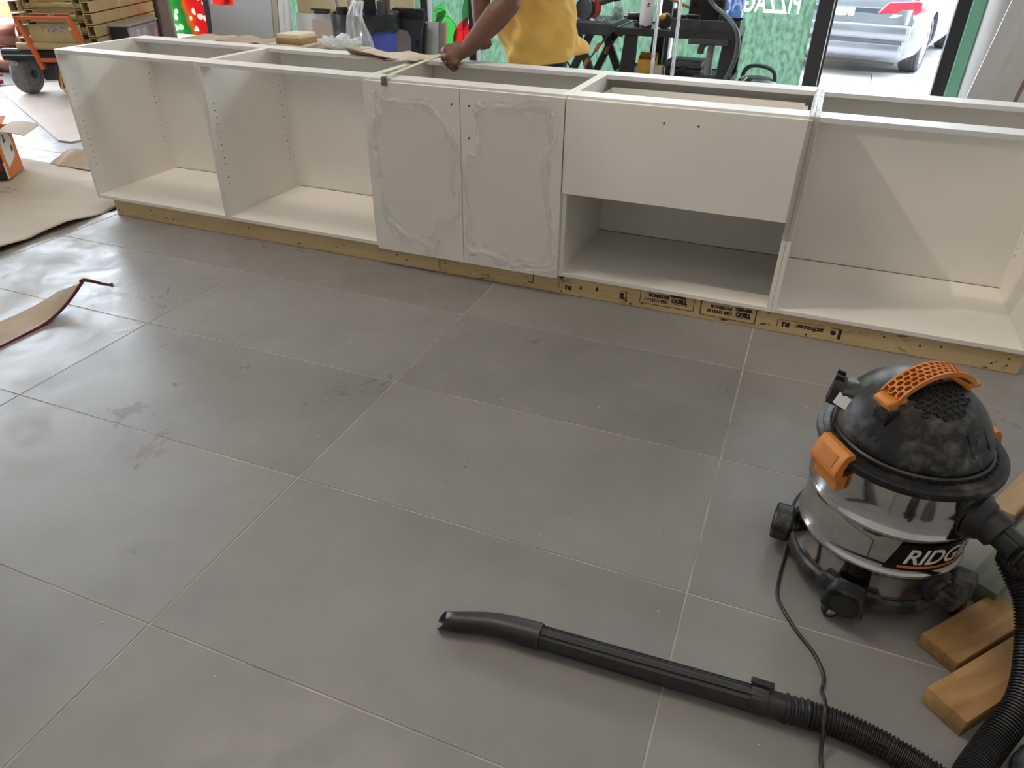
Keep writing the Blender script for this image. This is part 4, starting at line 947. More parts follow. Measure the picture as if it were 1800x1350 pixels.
R = ovaltube(bm, [T(3.070, -1.842, 0.026), T(3.10, -1.833, 0.026), T(3.165, -1.812, 0.027), T(3.20, -1.806, 0.028), T(3.25, -1.803, 0.029), T(3.297, -1.801, 0.030)], [0.020, 0.021, 0.024, 0.026, 0.028, 0.0285], [0.022, 0.0225, 0.0235, 0.025, 0.027, 0.0285], sq=2.6)
bm.faces.new(R[-1]); 
for v in R[0]: v.co.x += 0.55 * (v.co.z - 0.026) - 0.004
tip = obj('crevice_tip', bm, BLACKP, wand, smooth=50); tip.modifiers.new('t', 'SOLIDIFY').thickness = 0.002
bm = bmesh.new(); lathe(bm, [(0.0290, 0), (0.0305, 0.001), (0.0305, 0.004), (0.0290, 0.005)], n=36, axis=axis_to((1, 0.03, 0), T(3.294, -1.801, 0.030)), cap0=False, cap1=False); obj('tip_collar', bm, DGREY, wand, smooth=40)
bm = bmesh.new(); ovaltube(bm, [T(3.298, -1.801, 0.0295), T(3.55, -1.789, 0.0295), T(3.79, -1.777, 0.030)], [0.0265, 0.0275, 0.0285], [0.0265, 0.0275, 0.0285], n=8, sq=2.0); obj('wand_tube', bm, BLACKP, wand, smooth=20)
for dy in (-0.012, 0.012):
    bm = bmesh.new(); bar(bm, T(3.30, -1.801 + dy, 0.0545), T(3.785, -1.777 + dy, 0.0575), 0.002, 0.003); obj('wand_rib', bm, BLACKP, wand)
bm = bmesh.new(); lathe(bm, [(0.0290, -0.035), (0.0300, -0.032), (0.0300, 0.0), (0.0275, 0.002), (0.0275, 0.035), (0.0315, 0.037), (0.0315, 0.041)], n=36, axis=axis_to((1, 0.03, 0), T(3.795, -1.777, 0.031)), cap0=False); obj('wand_collar', bm, BLACKP, wand, smooth=40)
bm = bmesh.new(); box(bm, -0.022, 0.026, -0.008, 0.008, 0, 0.007, bev=0.002); bmesh.ops.transform(bm, matrix=Matrix.Translation(T(3.778, -1.757, 0.058)), verts=bm.verts); obj('latch_button', bm, BLACKP, wand)
w_pts = [p - HZ for p in spline([(3.835, -1.776, 0.031), (3.90, -1.772, 0.031), (3.97, -1.776, 0.031), (4.05, -1.795, 0.031), (4.13, -1.83, 0.031), (4.20, -1.90, 0.031), (4.22, -2.0, 0.031)], 12)]
bm = bmesh.new(); ribbed(bm, w_pts[:10], 0.0300, 0.013, 0.004); obj('hose_strain_relief', bm, BLACKP, hose, smooth=25)
bm = bmesh.new(); ribbed(bm, w_pts[8:], 0.0285, 0.0075, 0.0042); obj('corrugated_hose', bm, HOSE, hose, smooth=25)

# power cord
cpts = [(3.93, -0.98, 0.10), (3.875, -0.965, 0.02), (3.835, -1.00, 0.0045), (3.812, -1.07, 0.0045), (3.813, -1.16, 0.0045), (3.806, -1.27, 0.0045), (3.796, -1.366, 0.0045), (3.795, -1.438, 0.0045), (3.811, -1.479, 0.0045), (3.847, -1.537, 0.0045), (3.888, -1.588, 0.0045), (3.910, -1.642, 0.006), (3.906, -1.690, 0.012), (3.904, -1.728, 0.045), (3.904, -1.765, 0.0645), (3.905, -1.80, 0.050), (3.910, -1.845, 0.010), (3.918, -1.90, 0.0045), (3.93, -2.05, 0.0045)]
cpts[0] = (3.886, -1.092, 0.18); cpts[1] = (3.855, -1.02, 0.06)
bm = bmesh.new(); tube(bm, spline(cpts, 8), 0.0042, n=8); tag(obj('power_cord', bm, BLACKP, smooth=60), 'thin black power cord trailing from the drum across the hose', 'cord')

# ------------------------------------------------------------------ timber offcuts by the vacuum
OFFC = m_wood('weathered_offcut', (0.23, 0.115, 0.035, 1), (0.42, 0.24, 0.095, 1), scale=3.5, stretch=(1.2, 7, 7), rough=0.75, specks=0.17, speck_scale=11, speck_col=(0.10, 0.06, 0.03, 1))
GREENW = m_wood('green_stained_offcut', (0.10, 0.115, 0.075, 1), (0.17, 0.18, 0.12, 1), scale=3, stretch=(1.2, 8, 8), rough=0.8)
def plank(name, A, B, wd, h, m, label, z0=0.0, tilt=0.0, group='timber offcuts beside the vacuum'):
    A, B = Vector(A), Vector(B); d = B - A; yaw = math.atan2(d.y, d.x); L = d.length
    bm = BX(0, L, -wd / 2, wd / 2, 0, h, bev=0.004, seg=2)
    for v in bm.verts: v.co.y += 0.003 * NZ(v.co.x * 6, v.co.z * 9, wd * 50)
    o = obj(name, bm, m, smooth=30); o.location = (A.x, A.y, z0); o.rotation_euler = (tilt, 0, yaw)
    return tag(o, label, 'timber offcut', group)
plank('timber_offcut', (4.146, -1.494), (4.32, -1.29), 0.092, 0.038, OFFC, 'brown timber offcut between the drum and the lower offcut')
plank('timber_offcut', (4.142, -1.655), (4.43, -1.325), 0.092, 0.050, OFFC, 'brown timber offcut with dents and a splintered end beside the hose')
plank('timber_offcut', (4.252, -1.275), (4.46, -0.905), 0.070, 0.06, GREENW, 'green-stained timber offcut right of the drum')
plank('timber_offcut', (4.335, -0.965), (4.44, -0.77), 0.060, 0.075, m_wood('grey_offcut', (0.30, 0.20, 0.10, 1), (0.42, 0.30, 0.17, 1), scale=4, stretch=(1, 8, 8)), 'short pale timber offcut at the right edge behind the hose cuff', z0=0.0)
# crumpled grey cloth at the lower right corner
bm = bmesh.new(); bmesh.ops.create_icosphere(bm, subdivisions=4, radius=1)
for v in bm.verts:
    n_ = v.co.normalized(); q = 1 + 0.18 * NZ(n_.x * 2.5, n_.y * 2.5, n_.z * 2.5) + 0.07 * NZ(n_.x * 7, n_.y * 7, n_.z * 7)
    v.co = Vector((n_.x * 0.07 * q, n_.y * 0.085 * q, max(-0.030, n_.z * 0.045 * q)))
o = obj('work_cloth', bm, mat('dark_grey_cloth', (0.07, 0.072, 0.08, 1), rough=0.95, var=0.3, scale=30, bump=0.3, bscale=200), smooth=80); o.location = (4.330, -1.745, 0.031)
tag(o, 'crumpled dark grey cloth at the lower right corner on the tiles', 'cloth')

# ------------------------------------------------------------------ cardboard and paper on the floor
CE = mat('dark_board_edge', (0.10, 0.08, 0.07, 1), rough=0.9)
# strip with red edge, curling up at its far end
def strip(u, v):
    y = -1.75 + 0.84 * u; x = 0.70 + 0.19 * v; t = max(0.0, (u - 0.72) / 0.28)
    z = 0.004 + (0.01 * math.sin(u * 7)) * (1 - v) * 0.4 + 0.012
    z = 0.003 + 0.004 * (1 + math.sin(u * 9)) * 0.5 + 0.105 * t ** 2 * (0.45 + 0.55 * v); x += 0.05 * t * (1 - v) + 0.02 * t * t
    return Vector((x - 0.8, y + 0.02 * t * (v - 1) + 1.2, z))
cs = thing('cardboard_strip', 'curled cardboard strip with red edge lying on the dusty floor at the left', 'cardboard', (0.8, -1.2, 0))
obj('strip_sheet', grid_sheet(40, 8, strip, thick=0.003), CARD, cs, smooth=50)
REDT = mat('red_tape', (0.20, 0.025, 0.03, 1), rough=0.45, var=0.3, scale=20)
rp = [strip(u / 30, 1.0) + Vector((0.0008, 0, 0.0)) for u in range(0, 31)]
bm = bmesh.new()
for a, b in zip(rp, rp[1:]): bar(bm, a, b, 0.004, 0.013)
obj('red_edge', bm, REDT, cs)
e = rp[-1]; tipw = Vector((0.975, -0.822, 0.075)) - Vector((0.8, -1.2, 0))
tp = spline([e, e + Vector((0.006, 0.004, 0.012)), e.lerp(tipw, 0.35) + Vector((0, 0, 0.012)), e.lerp(tipw, 0.7) + Vector((0, 0, 0.002)), tipw], 6)
bm = bmesh.new()
for i, (a, b) in enumerate(zip(tp, tp[1:])): bar(bm, a, b, 0.004, 0.018 - 0.010 * i / len(tp))
obj('red_tail', bm, REDT, cs)
obj('torn_tip', BX(-0.006, 0.004, -0.004, 0.004, -0.008, 0.010, M=Matrix.Translation(tipw)), CARD, cs)

# kraft floor paper, rippled, right edge lifting
def kraft(u, v):
    x = -2.6 + 2.62 * u; y = -1.6 + 2.2 * v
    fold = 0.024 * (1 - abs(((x * 0.12 + y) * 4.2) % 2 - 1)) + 0.006 * NZ(x * 2, y * 2)
    e = max(0.0, (x + 0.25) / 0.27); z = 0.002 + max(0.0, fold) + 0.016 * e * max(0, math.sin((y + 0.9) * 4.0)) ** 0.7
    x += 0.012 * NZ(y * 6, 2) * e
    if v > 0.985: y += 0.02 * NZ(x * 5, 4)
    return Vector((x, y, z))
KRAFT = m_wood('kraft_paper', (0.38, 0.32, 0.25, 1), (0.44, 0.375, 0.30, 1), scale=2, stretch=(1, 1, 1), rough=0.85, specks=0.26, speck_scale=5, speck_col=(0.20, 0.17, 0.14, 1))
kp = tag(obj('kraft_paper', grid_sheet(70, 70, kraft), KRAFT, smooth=60), 'creased kraft floor paper beside the left end of the cabinets', 'paper')
kp.modifiers.new('t', 'SOLIDIFY').thickness = 0.0015
# torn flap folding up at its back edge
def flap(u, v):
    x = -1.08 + 0.42 * u; t = v
    return Vector((x + 0.02 * NZ(u * 5, v * 3), 0.56 + 0.16 * t + 0.02 * NZ(u * 6, 1), 0.012 + 0.10 * t * math.sin(PI * min(1, 0.25 + u * 0.8)) ** 0.8 * (1 - 0.25 * t)))
obj('torn_flap', grid_sheet(16, 8, flap, thick=0.0015), CARD, kp, smooth=60)
# printed lettering too worn to read: faint strokes
bm = bmesh.new()
for r_ in range(3):
    for k in range(16):
        u0 = 0.555 + k * 0.0095; v0 = 0.70 + r_ * 0.028
        p = kraft(u0, v0) + Vector((0.02 * r_, 0, 0.0025)); a_ = random.uniform(0.3, 2.6)
        bar(bm, p, p + Vector((0.018 * math.cos(a_), 0.035 * math.sin(a_), 0)), 0.004, 0.0006)
obj('faint_print', bm, mat('faint_print', (0.16, 0.14, 0.13, 1), rough=0.9), kp)

# large pale boards covering the floor before the lift
def board(pts, z0, th, m, label, name='floor_board'):
    bm = bmesh.new(); prism(bm, pts, 0, th); c = (sum(p[0] for p in pts) / len(pts), sum(p[1] for p in pts) / len(pts), z0)
    bmesh.ops.translate(bm, verts=bm.verts, vec=(0, 0, z0)); return tag(obj(name, bm, m, origin=c), label, 'board', 'pale boards protecting the floor')
BOARD = mat('pale_hardboard', (0.52, 0.43, 0.37, 1), rough=0.6, var=0.10, scale=2.5, bump=0.05)
dA = Vector((-2.0, 1.08, 0)).normalized(); nA = Vector((-dA.y, dA.x, 0)) * -1
c0 = Vector((-1.56, 1.035, 0)); 
P = [c0, c0 + dA * 1.38, c0 + dA * 1.38 + nA * 1.6, c0 + nA * 1.6, c0 + nA * 0.06 - dA * 0.10]
board([(p.x, p.y) for p in P], 0.0005, 0.012, BOARD, 'pale brown board on the floor in front of the lift wheel')
c1 = c0 + dA * 1.39 - nA * 0.0; P = [c1, c1 + dA * 1.2, c1 + dA * 1.2 + nA * 1.2, c1 + nA * 1.2]
board([(p.x, p.y) for p in P], 0.0005, 0.010, BOARD, 'pale brown board on the floor at the far left edge')

# orange and black carton with open flaps
ORC = mat('orange_print', (0.72, 0.20, 0.05, 1), rough=0.6, var=0.05, scale=5)
BLK = mat('black_print', (0.025, 0.02, 0.02, 1), rough=0.6)
bx_ = thing('tool_carton', 'orange, white and black carton with open kraft flaps on the kraft paper', 'box', (-1.035, 0.292, 0.024), math.radians(35))
bm = bmesh.new(); BY = 0.121; BH = 0.28
for a_ in ((-0.50, 0.0, -BY, -BY + 0.004, 0, BH), (-0.50, 0.0, BY - 0.004, BY, 0, BH), (-0.50, -0.496, -BY + 0.004, BY - 0.004, 0, BH), (-0.004, 0.0, -BY + 0.004, BY - 0.004, 0, BH), (-0.496, -0.004, -BY + 0.004, BY - 0.004, 0, 0.004)): box(bm, *a_)
obj('carton_body', bm, ORC, bx_)
obj('black_panel', BX(-0.50, -0.012, -BY - 0.0012, -BY - 0.0002, 0.0, BH), BLK, bx_)
bm = bmesh.new(); prism(bm, [(-0.085, 0.06), (0.055, 0.10), (0.075, 0.21), (0.02, 0.27), (-0.10, 0.27), (-0.10, 0.12)], 0.0002, 0.0012, M=Matrix(((0, 0, 1, 0), (1, 0, 0, 0), (0, 1, 0, 0), (0, 0, 0, 1)))); obj('white_panel', bm, WHITE, bx_)
for y0, z0, y1, z1 in ((0.02, 0.13, 0.055, 0.17), (-0.05, 0.20, -0.02, 0.25)):
    bm = bmesh.new(); prism(bm, [(y0, z0), (y1, z0 + 0.005), (y1 - 0.006, z1), (y0 + 0.01, z1)], 0.0014, 0.002, M=Matrix(((0, 0, 1, 0), (1, 0, 0, 0), (0, 1, 0, 0), (0, 0, 0, 1)))); obj('dark_arrow', bm, BLK, bx_)
obj('photo_panel', BX(-0.46, -0.05, -BY - 0.0022, -BY - 0.0014, 0.13, 0.26), mat('printed_photo', (0.40, 0.33, 0.30, 1), rough=0.5, var=0.6, scale=14), bx_)
obj('red_panel', BX(-0.46, -0.02, -BY - 0.0022, -BY - 0.0014, 0.05, 0.10), mat('dark_red_print', (0.14, 0.02, 0.015, 1), rough=0.5), bx_)
obj('white_edge', BX(-0.014, -0.004, -BY - 0.0024, -BY - 0.0014, 0.0, 0.10), WHITE, bx_)
obj('flap', grid_sheet(6, 8, lambda u, v: Vector((0.002 + 0.15 * v, -0.11 + 0.30 * u, BH + 0.012 * math.sin(v * 2.5) - 0.035 * v + 0.003)), thick=0.004), CARDP, bx_, smooth=60)
obj('flap', grid_sheet(6, 8, lambda u, v: Vector((-0.50 + 0.50 * u, -BY + 0.15 * v, BH + 0.006 + 0.03 * math.sin(v * 2.6))), thick=0.004), CARDP, bx_, smooth=60)
obj('flap', grid_sheet(6, 8, lambda u, v: Vector((-0.50 + 0.46 * u, BY + 0.10 * v, BH + 0.03 * v)), thick=0.004), ORC, bx_, smooth=60)

# ------------------------------------------------------------------ scissor lift
TAN = mat('tan_lift_paint', (0.50, 0.40, 0.20, 1), rough=0.45, var=0.12, scale=6)
LORG = mat('orange_lift_paint', (0.62, 0.13, 0.025, 1), rough=0.45)
LGREY = mat('grey_lift_paint', (0.36, 0.355, 0.36, 1), rough=0.5, var=0.2, scale=6)
lift = thing('scissor_lift', 'tan folded scissor lift with orange front guard behind the left cabinet end', 'lift', (-3.18, 2.149, 0.0125), math.radians(22))
def hollow(bm, x0, x1, z0, z1, y0, y1, t=0.007):
    box(bm, x0, x0 + t, y0, y1, z0, z1); box(bm, x1 - t, x1, y0, y1, z0, z1); box(bm, x0 + t, x1 - t, y0, y1, z0, z0 + t); box(bm, x0 + t, x1 - t, y0, y1, z1 - t, z1)
    box(bm, x0 + t, x1 - t, y0 + 0.15, y0 + 0.16, z0 + t, z1 - t)
for k in range(6):
    z = 0.40 + 0.098 * k
    for x, dy in ((0.03, 0.0), (0.125, 0.05), (0.565, 0.05), (0.66, 0.0)):
        zz = z + (0.03 if dy else 0); bm = bmesh.new(); hollow(bm, x, x + 0.075, zz, zz + 0.088, dy, 1.42 - dy); obj('scissor_arm', bm, TAN, lift)
    bm = bmesh.new(); tube(bm, [(0.06, 0.10, z + 0.045), (0.70, 0.10, z + 0.045)], 0.024, n=16); obj('cross_tube', bm, TAN, lift, smooth=40)
for y in (0.4, 0.8, 1.2):
    bm = bmesh.new(); tube(bm, [(0.73, y, 0.82), (0.752, y, 0.82)], 0.03, n=16); obj('pivot_pin', bm, TAN, lift, smooth=40)
obj('red_latch', BX(0.736, 0.762, 0.62, 0.76, 0.80, 0.86, bev=0.004), mat('crimson', (0.45, 0.03, 0.08, 1), rough=0.5), lift)
pt_ = obj('front_plate', BX(0.16, 0.62, -0.035, -0.02, 0.455, 0.60, bev=0.004), TAN, lift)
obj('decal', BX(0.33, 0.48, -0.0362, -0.0352, 0.54, 0.585), mat('warning_decal', (0.5, 0.45, 0.45, 1), rough=0.5, var=0.8, scale=60, col2=(0.08, 0.07, 0.08, 1)), pt_)
for x in (0.27, 0.53):
    bm = bmesh.new(); lathe(bm, [(0.014, 0), (0.014, 0.008), (0.006, 0.010)], n=16, c=(x, -0.036, 0.565), axis=axis_to((0, -1, 0))); obj('bolt', bm, STEEL, pt_, smooth=30)
sp_ = obj('silver_plate', BX(0.20, 0.56, -0.028, -0.02, 0.625, 0.69), mat('silver_plate', (0.5, 0.49, 0.48, 1), rough=0.35, metal=0.6), lift)
obj('red_band', BX(0.21, 0.55, -0.0292, -0.0282, 0.668, 0.682), mat('dark_red_band', (0.35, 0.06, 0.05, 1), rough=0.5), sp_)
obj('warning_mark', BX(0.36, 0.42, -0.0296, -0.0286, 0.628, 0.682), mat('mark', (0.6, 0.58, 0.55, 1), rough=0.5, var=0.9, scale=60, col2=(0.05, 0.04, 0.06, 1)), sp_)
bm = bmesh.new()
for a, b in (((0.10, -0.075, 0.655), (0.56, -0.075, 0.655)), ((0.10, -0.075, 0.67), (0.215, -0.075, 0.235)), ((0.56, -0.075, 0.67), (0.66, -0.075, 0.33)), ((0.215, -0.075, 0.315), (0.62, -0.075, 0.315))): bar(bm, a, b, 0.05, 0.03, bev=0.004)
obj('orange_guard', bm, LORG, lift)
obj('chassis', BX(0.14, 0.64, 0.0, 1.42, 0.13, 0.36, bev=0.01), BLACKP, lift); obj('front_bumper', BX(-0.16, 0.74, -0.05, 0.03, 0.30, 0.40, bev=0.015), BLACKP, lift)
obj('bumper_edge', BX(-0.15, 0.20, -0.055, -0.051, 0.345, 0.355), STEEL, lift)
bm = bmesh.new(); tube(bm, [(0.02, -0.04, 0.425), (0.76, -0.04, 0.425)], 0.03, n=18); obj('front_tube', bm, TAN, lift, smooth=40)
for x, y in ((-0.13, 0.10), (0.60, 0.10), (-0.13, 1.25), (0.60, 1.25)):
    bm = bmesh.new(); lathe(bm, [(0.10, 0.0), (0.148, 0.0), (0.162, 0.018), (0.165, 0.03), (0.165, 0.10), (0.162, 0.112), (0.148, 0.13), (0.10, 0.13)], n=40, c=(x, y, 0.165), axis=axis_to((1, 0, 0))); wl_ = obj('wheel', bm, RUBBER, lift, smooth=40)
    bm = bmesh.new(); lathe(bm, [(0.10, -0.002), (0.085, 0.012), (0.035, 0.014), (0.035, -0.01), (0.02, -0.012)], n=32, c=(x, y, 0.165), axis=axis_to((1, 0, 0)), cap0=False); obj('hub', bm, BLACKP, wl_, smooth=40)
    bm = bmesh.new(); lathe(bm, [(0.10, 0.132), (0.085, 0.12), (0.035, 0.118), (0.035, 0.14), (0.02, 0.142)], n=32, c=(x, y, 0.165), axis=axis_to((1, 0, 0)), cap0=False); obj('hub', bm, BLACKP, wl_, smooth=40)
obj('wheel_label', BX(-0.10, -0.03, -0.0535, -0.0525, 0.255, 0.30), mat('label_print', (0.5, 0.48, 0.44, 1), rough=0.5, var=0.7, scale=50, col2=(0.08, 0.07, 0.07, 1)), lift)
bm = bmesh.new()
for k in range(6): box(bm, 0.28 + 0.05 * k, 0.315 + 0.05 * k, -0.03 + 0.01 * (k % 3), 0.10, 0.06 + 0.03 * (k % 2), 0.27 - 0.02 * (k % 3), bev=0.003)
obj('hydraulic_block', bm, DGREY, lift)
eb = obj('electric_box', BX(0.76, 0.93, 0.22, 1.15, 0.36, 0.56, bev=0.012), LGREY, lift)
obj('box_lid', BX(0.755, 0.945, 0.20, 1.17, 0.56, 0.575, bev=0.004), LGREY, eb); obj('box_end', BX(0.765, 0.925, 0.205, 0.222, 0.36, 0.55), BLACKP, eb)
for k, (y0, y1, z0, z1, c) in enumerate(((0.36, 0.44, 0.40, 0.52, (0.55, 0.54, 0.54, 1)), (0.50, 0.58, 0.40, 0.52, (0.6, 0.6, 0.6, 1)), (0.66, 0.92, 0.42, 0.53, (0.45, 0.28, 0.28, 1)), (0.97, 1.12, 0.40, 0.53, (0.02, 0.02, 0.02, 1)))):
    obj('label_plate' if k < 3 else 'control_recess', BX(0.930, 0.9325, y0, y1, z0, z1), mat('plate_%d' % k, c, rough=0.6, var=0.4 if k < 3 else 0, scale=40), eb)
bm = bmesh.new(); tube(bm, spline([(0.33, -0.02, 0.24), (0.33, -0.07, 0.12), (0.36, -0.10, 0.05), (0.42, -0.06, 0.022), (0.47, 0.02, 0.022)], 8), 0.009, n=8); cdd = obj('charge_cord', bm, YELLOW, lift, smooth=60)
bm = bmesh.new(); lathe(bm, [(0.012, 0), (0.030, 0.01), (0.034, 0.04), (0.026, 0.06)], n=16, axis=axis_to((1, 0.15, -0.05), (0.45, 0.01, 0.036))); obj('plug', bm, YELLOW, cdd, smooth=40)

# copper coloured foil rolls lying at the far left
COP = mat('copper_foil', (0.26, 0.105, 0.07, 1), rough=0.25, metal=0.9, var=0.25, scale=14)
for k, (x, y, z, lab_) in enumerate(((-4.36, 2.98, 0.13, 'copper foil roll on the floor at the far left, lower one'), (-4.36, 2.94, 0.385, 'copper foil roll resting on another roll at the far left'), (-4.38, 3.24, 0.13, 'copper foil roll on the floor nearest the far left window'))):
    t = thing('foil_roll', lab_, 'roll', (x, y, z), math.radians(8), 'copper foil rolls')
    bm = bmesh.new(); R = lathe(bm, [(0.05, -0.62), (0.128, -0.62), (0.128, -0.2), (0.1265, -0.197), (0.128, -0.19), (0.128, 0.22), (0.1265, 0.223), (0.128, 0.23), (0.128, 0.62), (0.05, 0.62)], n=40, axis=axis_to((1, 0, 0))); obj('foil', bm, COP, t, smooth=40)
    bm = bmesh.new(); lathe(bm, [(0.05, -0.622), (0.045, -0.622), (0.045, 0.622), (0.05, 0.622)], n=24, axis=axis_to((1, 0, 0)), cap0=False, cap1=False); obj('core', bm, CARD, t)
t = tag(obj('wood_rail', BX(-6.05, -4.45, 3.86, 3.90, 0.405, 0.575, bev=0.004), m_wood('orange_wood', (0.50, 0.24, 0.09, 1), (0.58, 0.31, 0.14, 1), scale=2, stretch=(1, 6, 6))), 'orange-brown wooden rail across the far left window', 'rail')
obj('rail_post', BX(-4.55, -4.50, 3.82, 3.86, 0.0, 0.6), t.data.materials[0], t); obj('rail_post', BX(-6.0, -5.95, 3.82, 3.86, 0.0, 0.6), t.data.materials[0], t)
for k, (z, m_) in enumerate(((0.33, STEEL), (0.22, LGREY))):
    o = tag(obj('metal_channel', BX(-5.9, -4.2, 3.3 + 0.06 * k, 3.34 + 0.06 * k, z, z + 0.03), m_), ('bright' if k == 0 else 'dull grey') + ' metal channel leaning near the foil rolls', 'channel')
    obj('channel_flange', BX(-5.9, -4.2, 3.3 + 0.06 * k, 3.303 + 0.06 * k, z, z + 0.06), m_, o); obj('channel_prop', BX(-5.0, -4.96, 3.3 + 0.06 * k, 3.34 + 0.06 * k, 0.0, z), m_, o)
t = thing('bottle_jack', 'small red jack on the floor at the far left edge', 'jack', (-4.02, 2.33, 0.012), 0.5)
obj('body', BX(-0.12, 0.12, -0.05, 0.05, 0, 0.04, bev=0.008), RED, t)
bm = bmesh.new(); bar(bm, (-0.1, 0, 0.04), (0.15, 0, 0.09), 0.04, 0.025, bev=0.004); obj('lever', bm, RED, t)

# ------------------------------------------------------------------ sheets, trims and boards leaning along the window
def lean(name, x0, x1, h, th, yfoot, m, label, cat, run=0.12, group=None, sx=0.0):
    """sheet standing on the floor, leaning back towards the window by `run` at its top; sx = sideways lean"""
    bm = BX(x0, x1, 0, th, 0, math.hypot(h, run)); c = ((x0 + x1) / 2, yfoot, 0)
    o = obj(name, bm, m, origin=((x0 + x1) / 2, 0, 0)); o.location = (c[0], c[1], (x1 - x0) / 2 * abs(sx) / h + 0.001); o.rotation_euler = (-math.atan2(run, h), math.atan2(sx, h), 0); return tag(o, label, cat, group)
GP = mat('light_grey_panel', (0.47, 0.48, 0.49, 1), rough=0.5, var=0.04, scale=2)
DPL = mat('dark_plank', (0.060, 0.048, 0.045, 1), rough=0.6, var=0.2, scale=8, stretch=(1, 1, 0.2))
lean('leaning_sheet', -2.23, -1.93, 0.70, 0.02, 3.52, GP, 'short light grey sheet under the torn red pepper print', 'sheet', 0.10)
lean('leaning_sheet', -1.925, -1.47, 1.35, 0.02, 3.52, GP, 'tall light grey sheet leaning left of the white trims', 'sheet', 0.18)
lean('white_trim', -1.462, -1.40, 1.5, 0.03, 3.53, mat('tan_trim', (0.42, 0.37, 0.30, 1), rough=0.6), 'narrow tan trim leaning beside the tall grey sheet', 'trim', 0.18, 'leaning trims')
lean('white_trim', -1.392, -1.33, 1.5, 0.03, 3.53, WHITE, 'narrow white trim leaning second from the tall grey sheet', 'trim', 0.18, 'leaning trims')
lean('white_trim', -1.325, -1.27, 1.5, 0.03, 3.53, WHITE, 'narrow white trim leaning beside the plywood sheet', 'trim', 0.18, 'leaning trims')
PLY = m_wood('plywood', (0.52, 0.41, 0.24, 1), (0.60, 0.49, 0.31, 1), scale=2.0, stretch=(6, 6, 1))
lean('plywood_sheet', -1.26, 0.02, 1.3, 0.018, 3.66, PLY, 'tall plywood sheet leaning behind the blue bin', 'sheet', 0.16)
lean('leaning_sheet', -1.24, -0.30, 0.66, 0.018, 3.60, WHITE, 'white board leaning in front of the plywood sheet', 'sheet', 0.08)
PINKB = mat('pinkish_board', (0.50, 0.40, 0.345, 1), rough=0.7, var=0.05, scale=3)
lean('leaning_sheet', -1.02, 0.20, 0.62, 0.012, 3.54, PINKB, 'pale pinkish board leaning behind the blue bin', 'sheet', 0.08)
lean('leaning_sheet', -1.20, -1.03, 0.50, 0.012, 3.56, CARD, 'narrow brown cardboard piece leaning left of the pinkish board', 'sheet', 0.07)
lean('grey_profile', 0.12, 0.31, 0.655, 0.03, 3.58, GP, 'grey boxed profile leaning right of the black sawhorse', 'panel', 0.08)
lean('grey_profile', 0.315, 0.365, 0.65, 0.03, 3.59, mat('taupe_profile', (0.27, 0.25, 0.23, 1), rough=0.5), 'taupe profile leaning right of the grey boxed profile', 'panel', 0.08)
lean('grey_profile', 0.368, 0.382, 0.66, 0.03, 3.59, mat('red_edge_board', (0.45, 0.28, 0.24, 1), rough=0.6), 'thin reddish board leaning at the right of the grey profiles', 'panel', 0.08)
lean('dark_plank', -3.405, -3.18, 1.15, 0.03, 3.82, DPL, 'wide dark plank leaning beside the grey electric box', 'plank', 0.12)
lean('dark_plank', -2.60, -2.565, 1.15, 0.03, 3.24, DPL, 'narrow dark strip leaning right of the wide dark plank', 'plank', 0.12, sx=-0.10)
lean('dark_plank', -2.505, -2.375, 1.15, 0.03, 3.24, mat('mauve_plank', (0.30, 0.25, 0.24, 1), rough=0.6), 'greyish mauve plank leaning right of the dark strips', 'plank', 0.12, sx=-0.16)
lean('laminate_board', 4.60, 4.895, 1.5, 0.02, 3.55, m_wood('grey_laminate', (0.52, 0.50, 0.485, 1), (0.60, 0.58, 0.56, 1), scale=3, stretch=(5, 5, 0.8)), 'grey wood-look laminate board leaning at the right wall', 'board', 0.15, sx=0.22)
lean('brown_trim', 4.90, 4.922, 1.4, 0.025, 3.54, mat('brown_trim', (0.24, 0.15, 0.10, 1), rough=0.6), 'thin brown trim along the laminate board edge', 'trim', 0.14, sx=0.20)

# ------------------------------------------------------------------ things behind the cabinets
# work table of plywood on trestles with packaging on it
tbl = thing('work_table', 'low plywood work table on trestles behind the left cabinets', 'table', (0.485, 1.06, 0))
obj('tabletop', BX(-0.62, 0.63, -0.15, 0.15, 0.765, 0.785, bev=0.002), PLY, tbl)
for sx_ in (-0.5, 0.5):
    for sy in (-0.13, 0.13):
        bm = bmesh.new(); bar(bm, (sx_, sy * 1.2, 0), (sx_, sy * 0.8, 0.77), 0.06, 0.035); obj('leg', bm, PINE2, tbl)
    obj('crossbar', BX(sx_ - 0.02, sx_ + 0.02, -0.14, 0.14, 0.40, 0.45), PINE2, tbl)
TZ = 0.785
def crumple(name, c, rx, ry, rz_, m, label, cat, seed, sub=4, thr=0.35):
    bm = bmesh.new(); bmesh.ops.create_icosphere(bm, subdivisions=sub, radius=1)
    for v in bm.verts:
        n_ = v.co.normalized(); q = 0.8 + thr * NZ(n_.x * 3 + seed, n_.y * 3, n_.z * 3) + 0.22 * abs(NZ(n_.x * 9, n_.y * 9 + seed, n_.z * 9))
        v.co = Vector((n_.x * rx * q, n_.y * ry * q, max(0, (n_.z * 0.5 + 0.5) * rz_ * q * 1.3 - 0.004)))
    o = obj(name, bm, m, smooth=50); o.location = c; return tag(o, label, cat)
PLASW = m_sheet('crumpled_clear_plastic', (0.82, 0.84, 0.87, 1), 0.35, gloss=0.3, rough=0.15, trans=0.4)
crumple('plastic_wrap', (1.0, 1.06, TZ), 0.13, 0.08, 0.06, PLASW, 'crumpled clear plastic wrap on the work table beside the blue bin', 'plastic wrap', 2.0, thr=0.6)
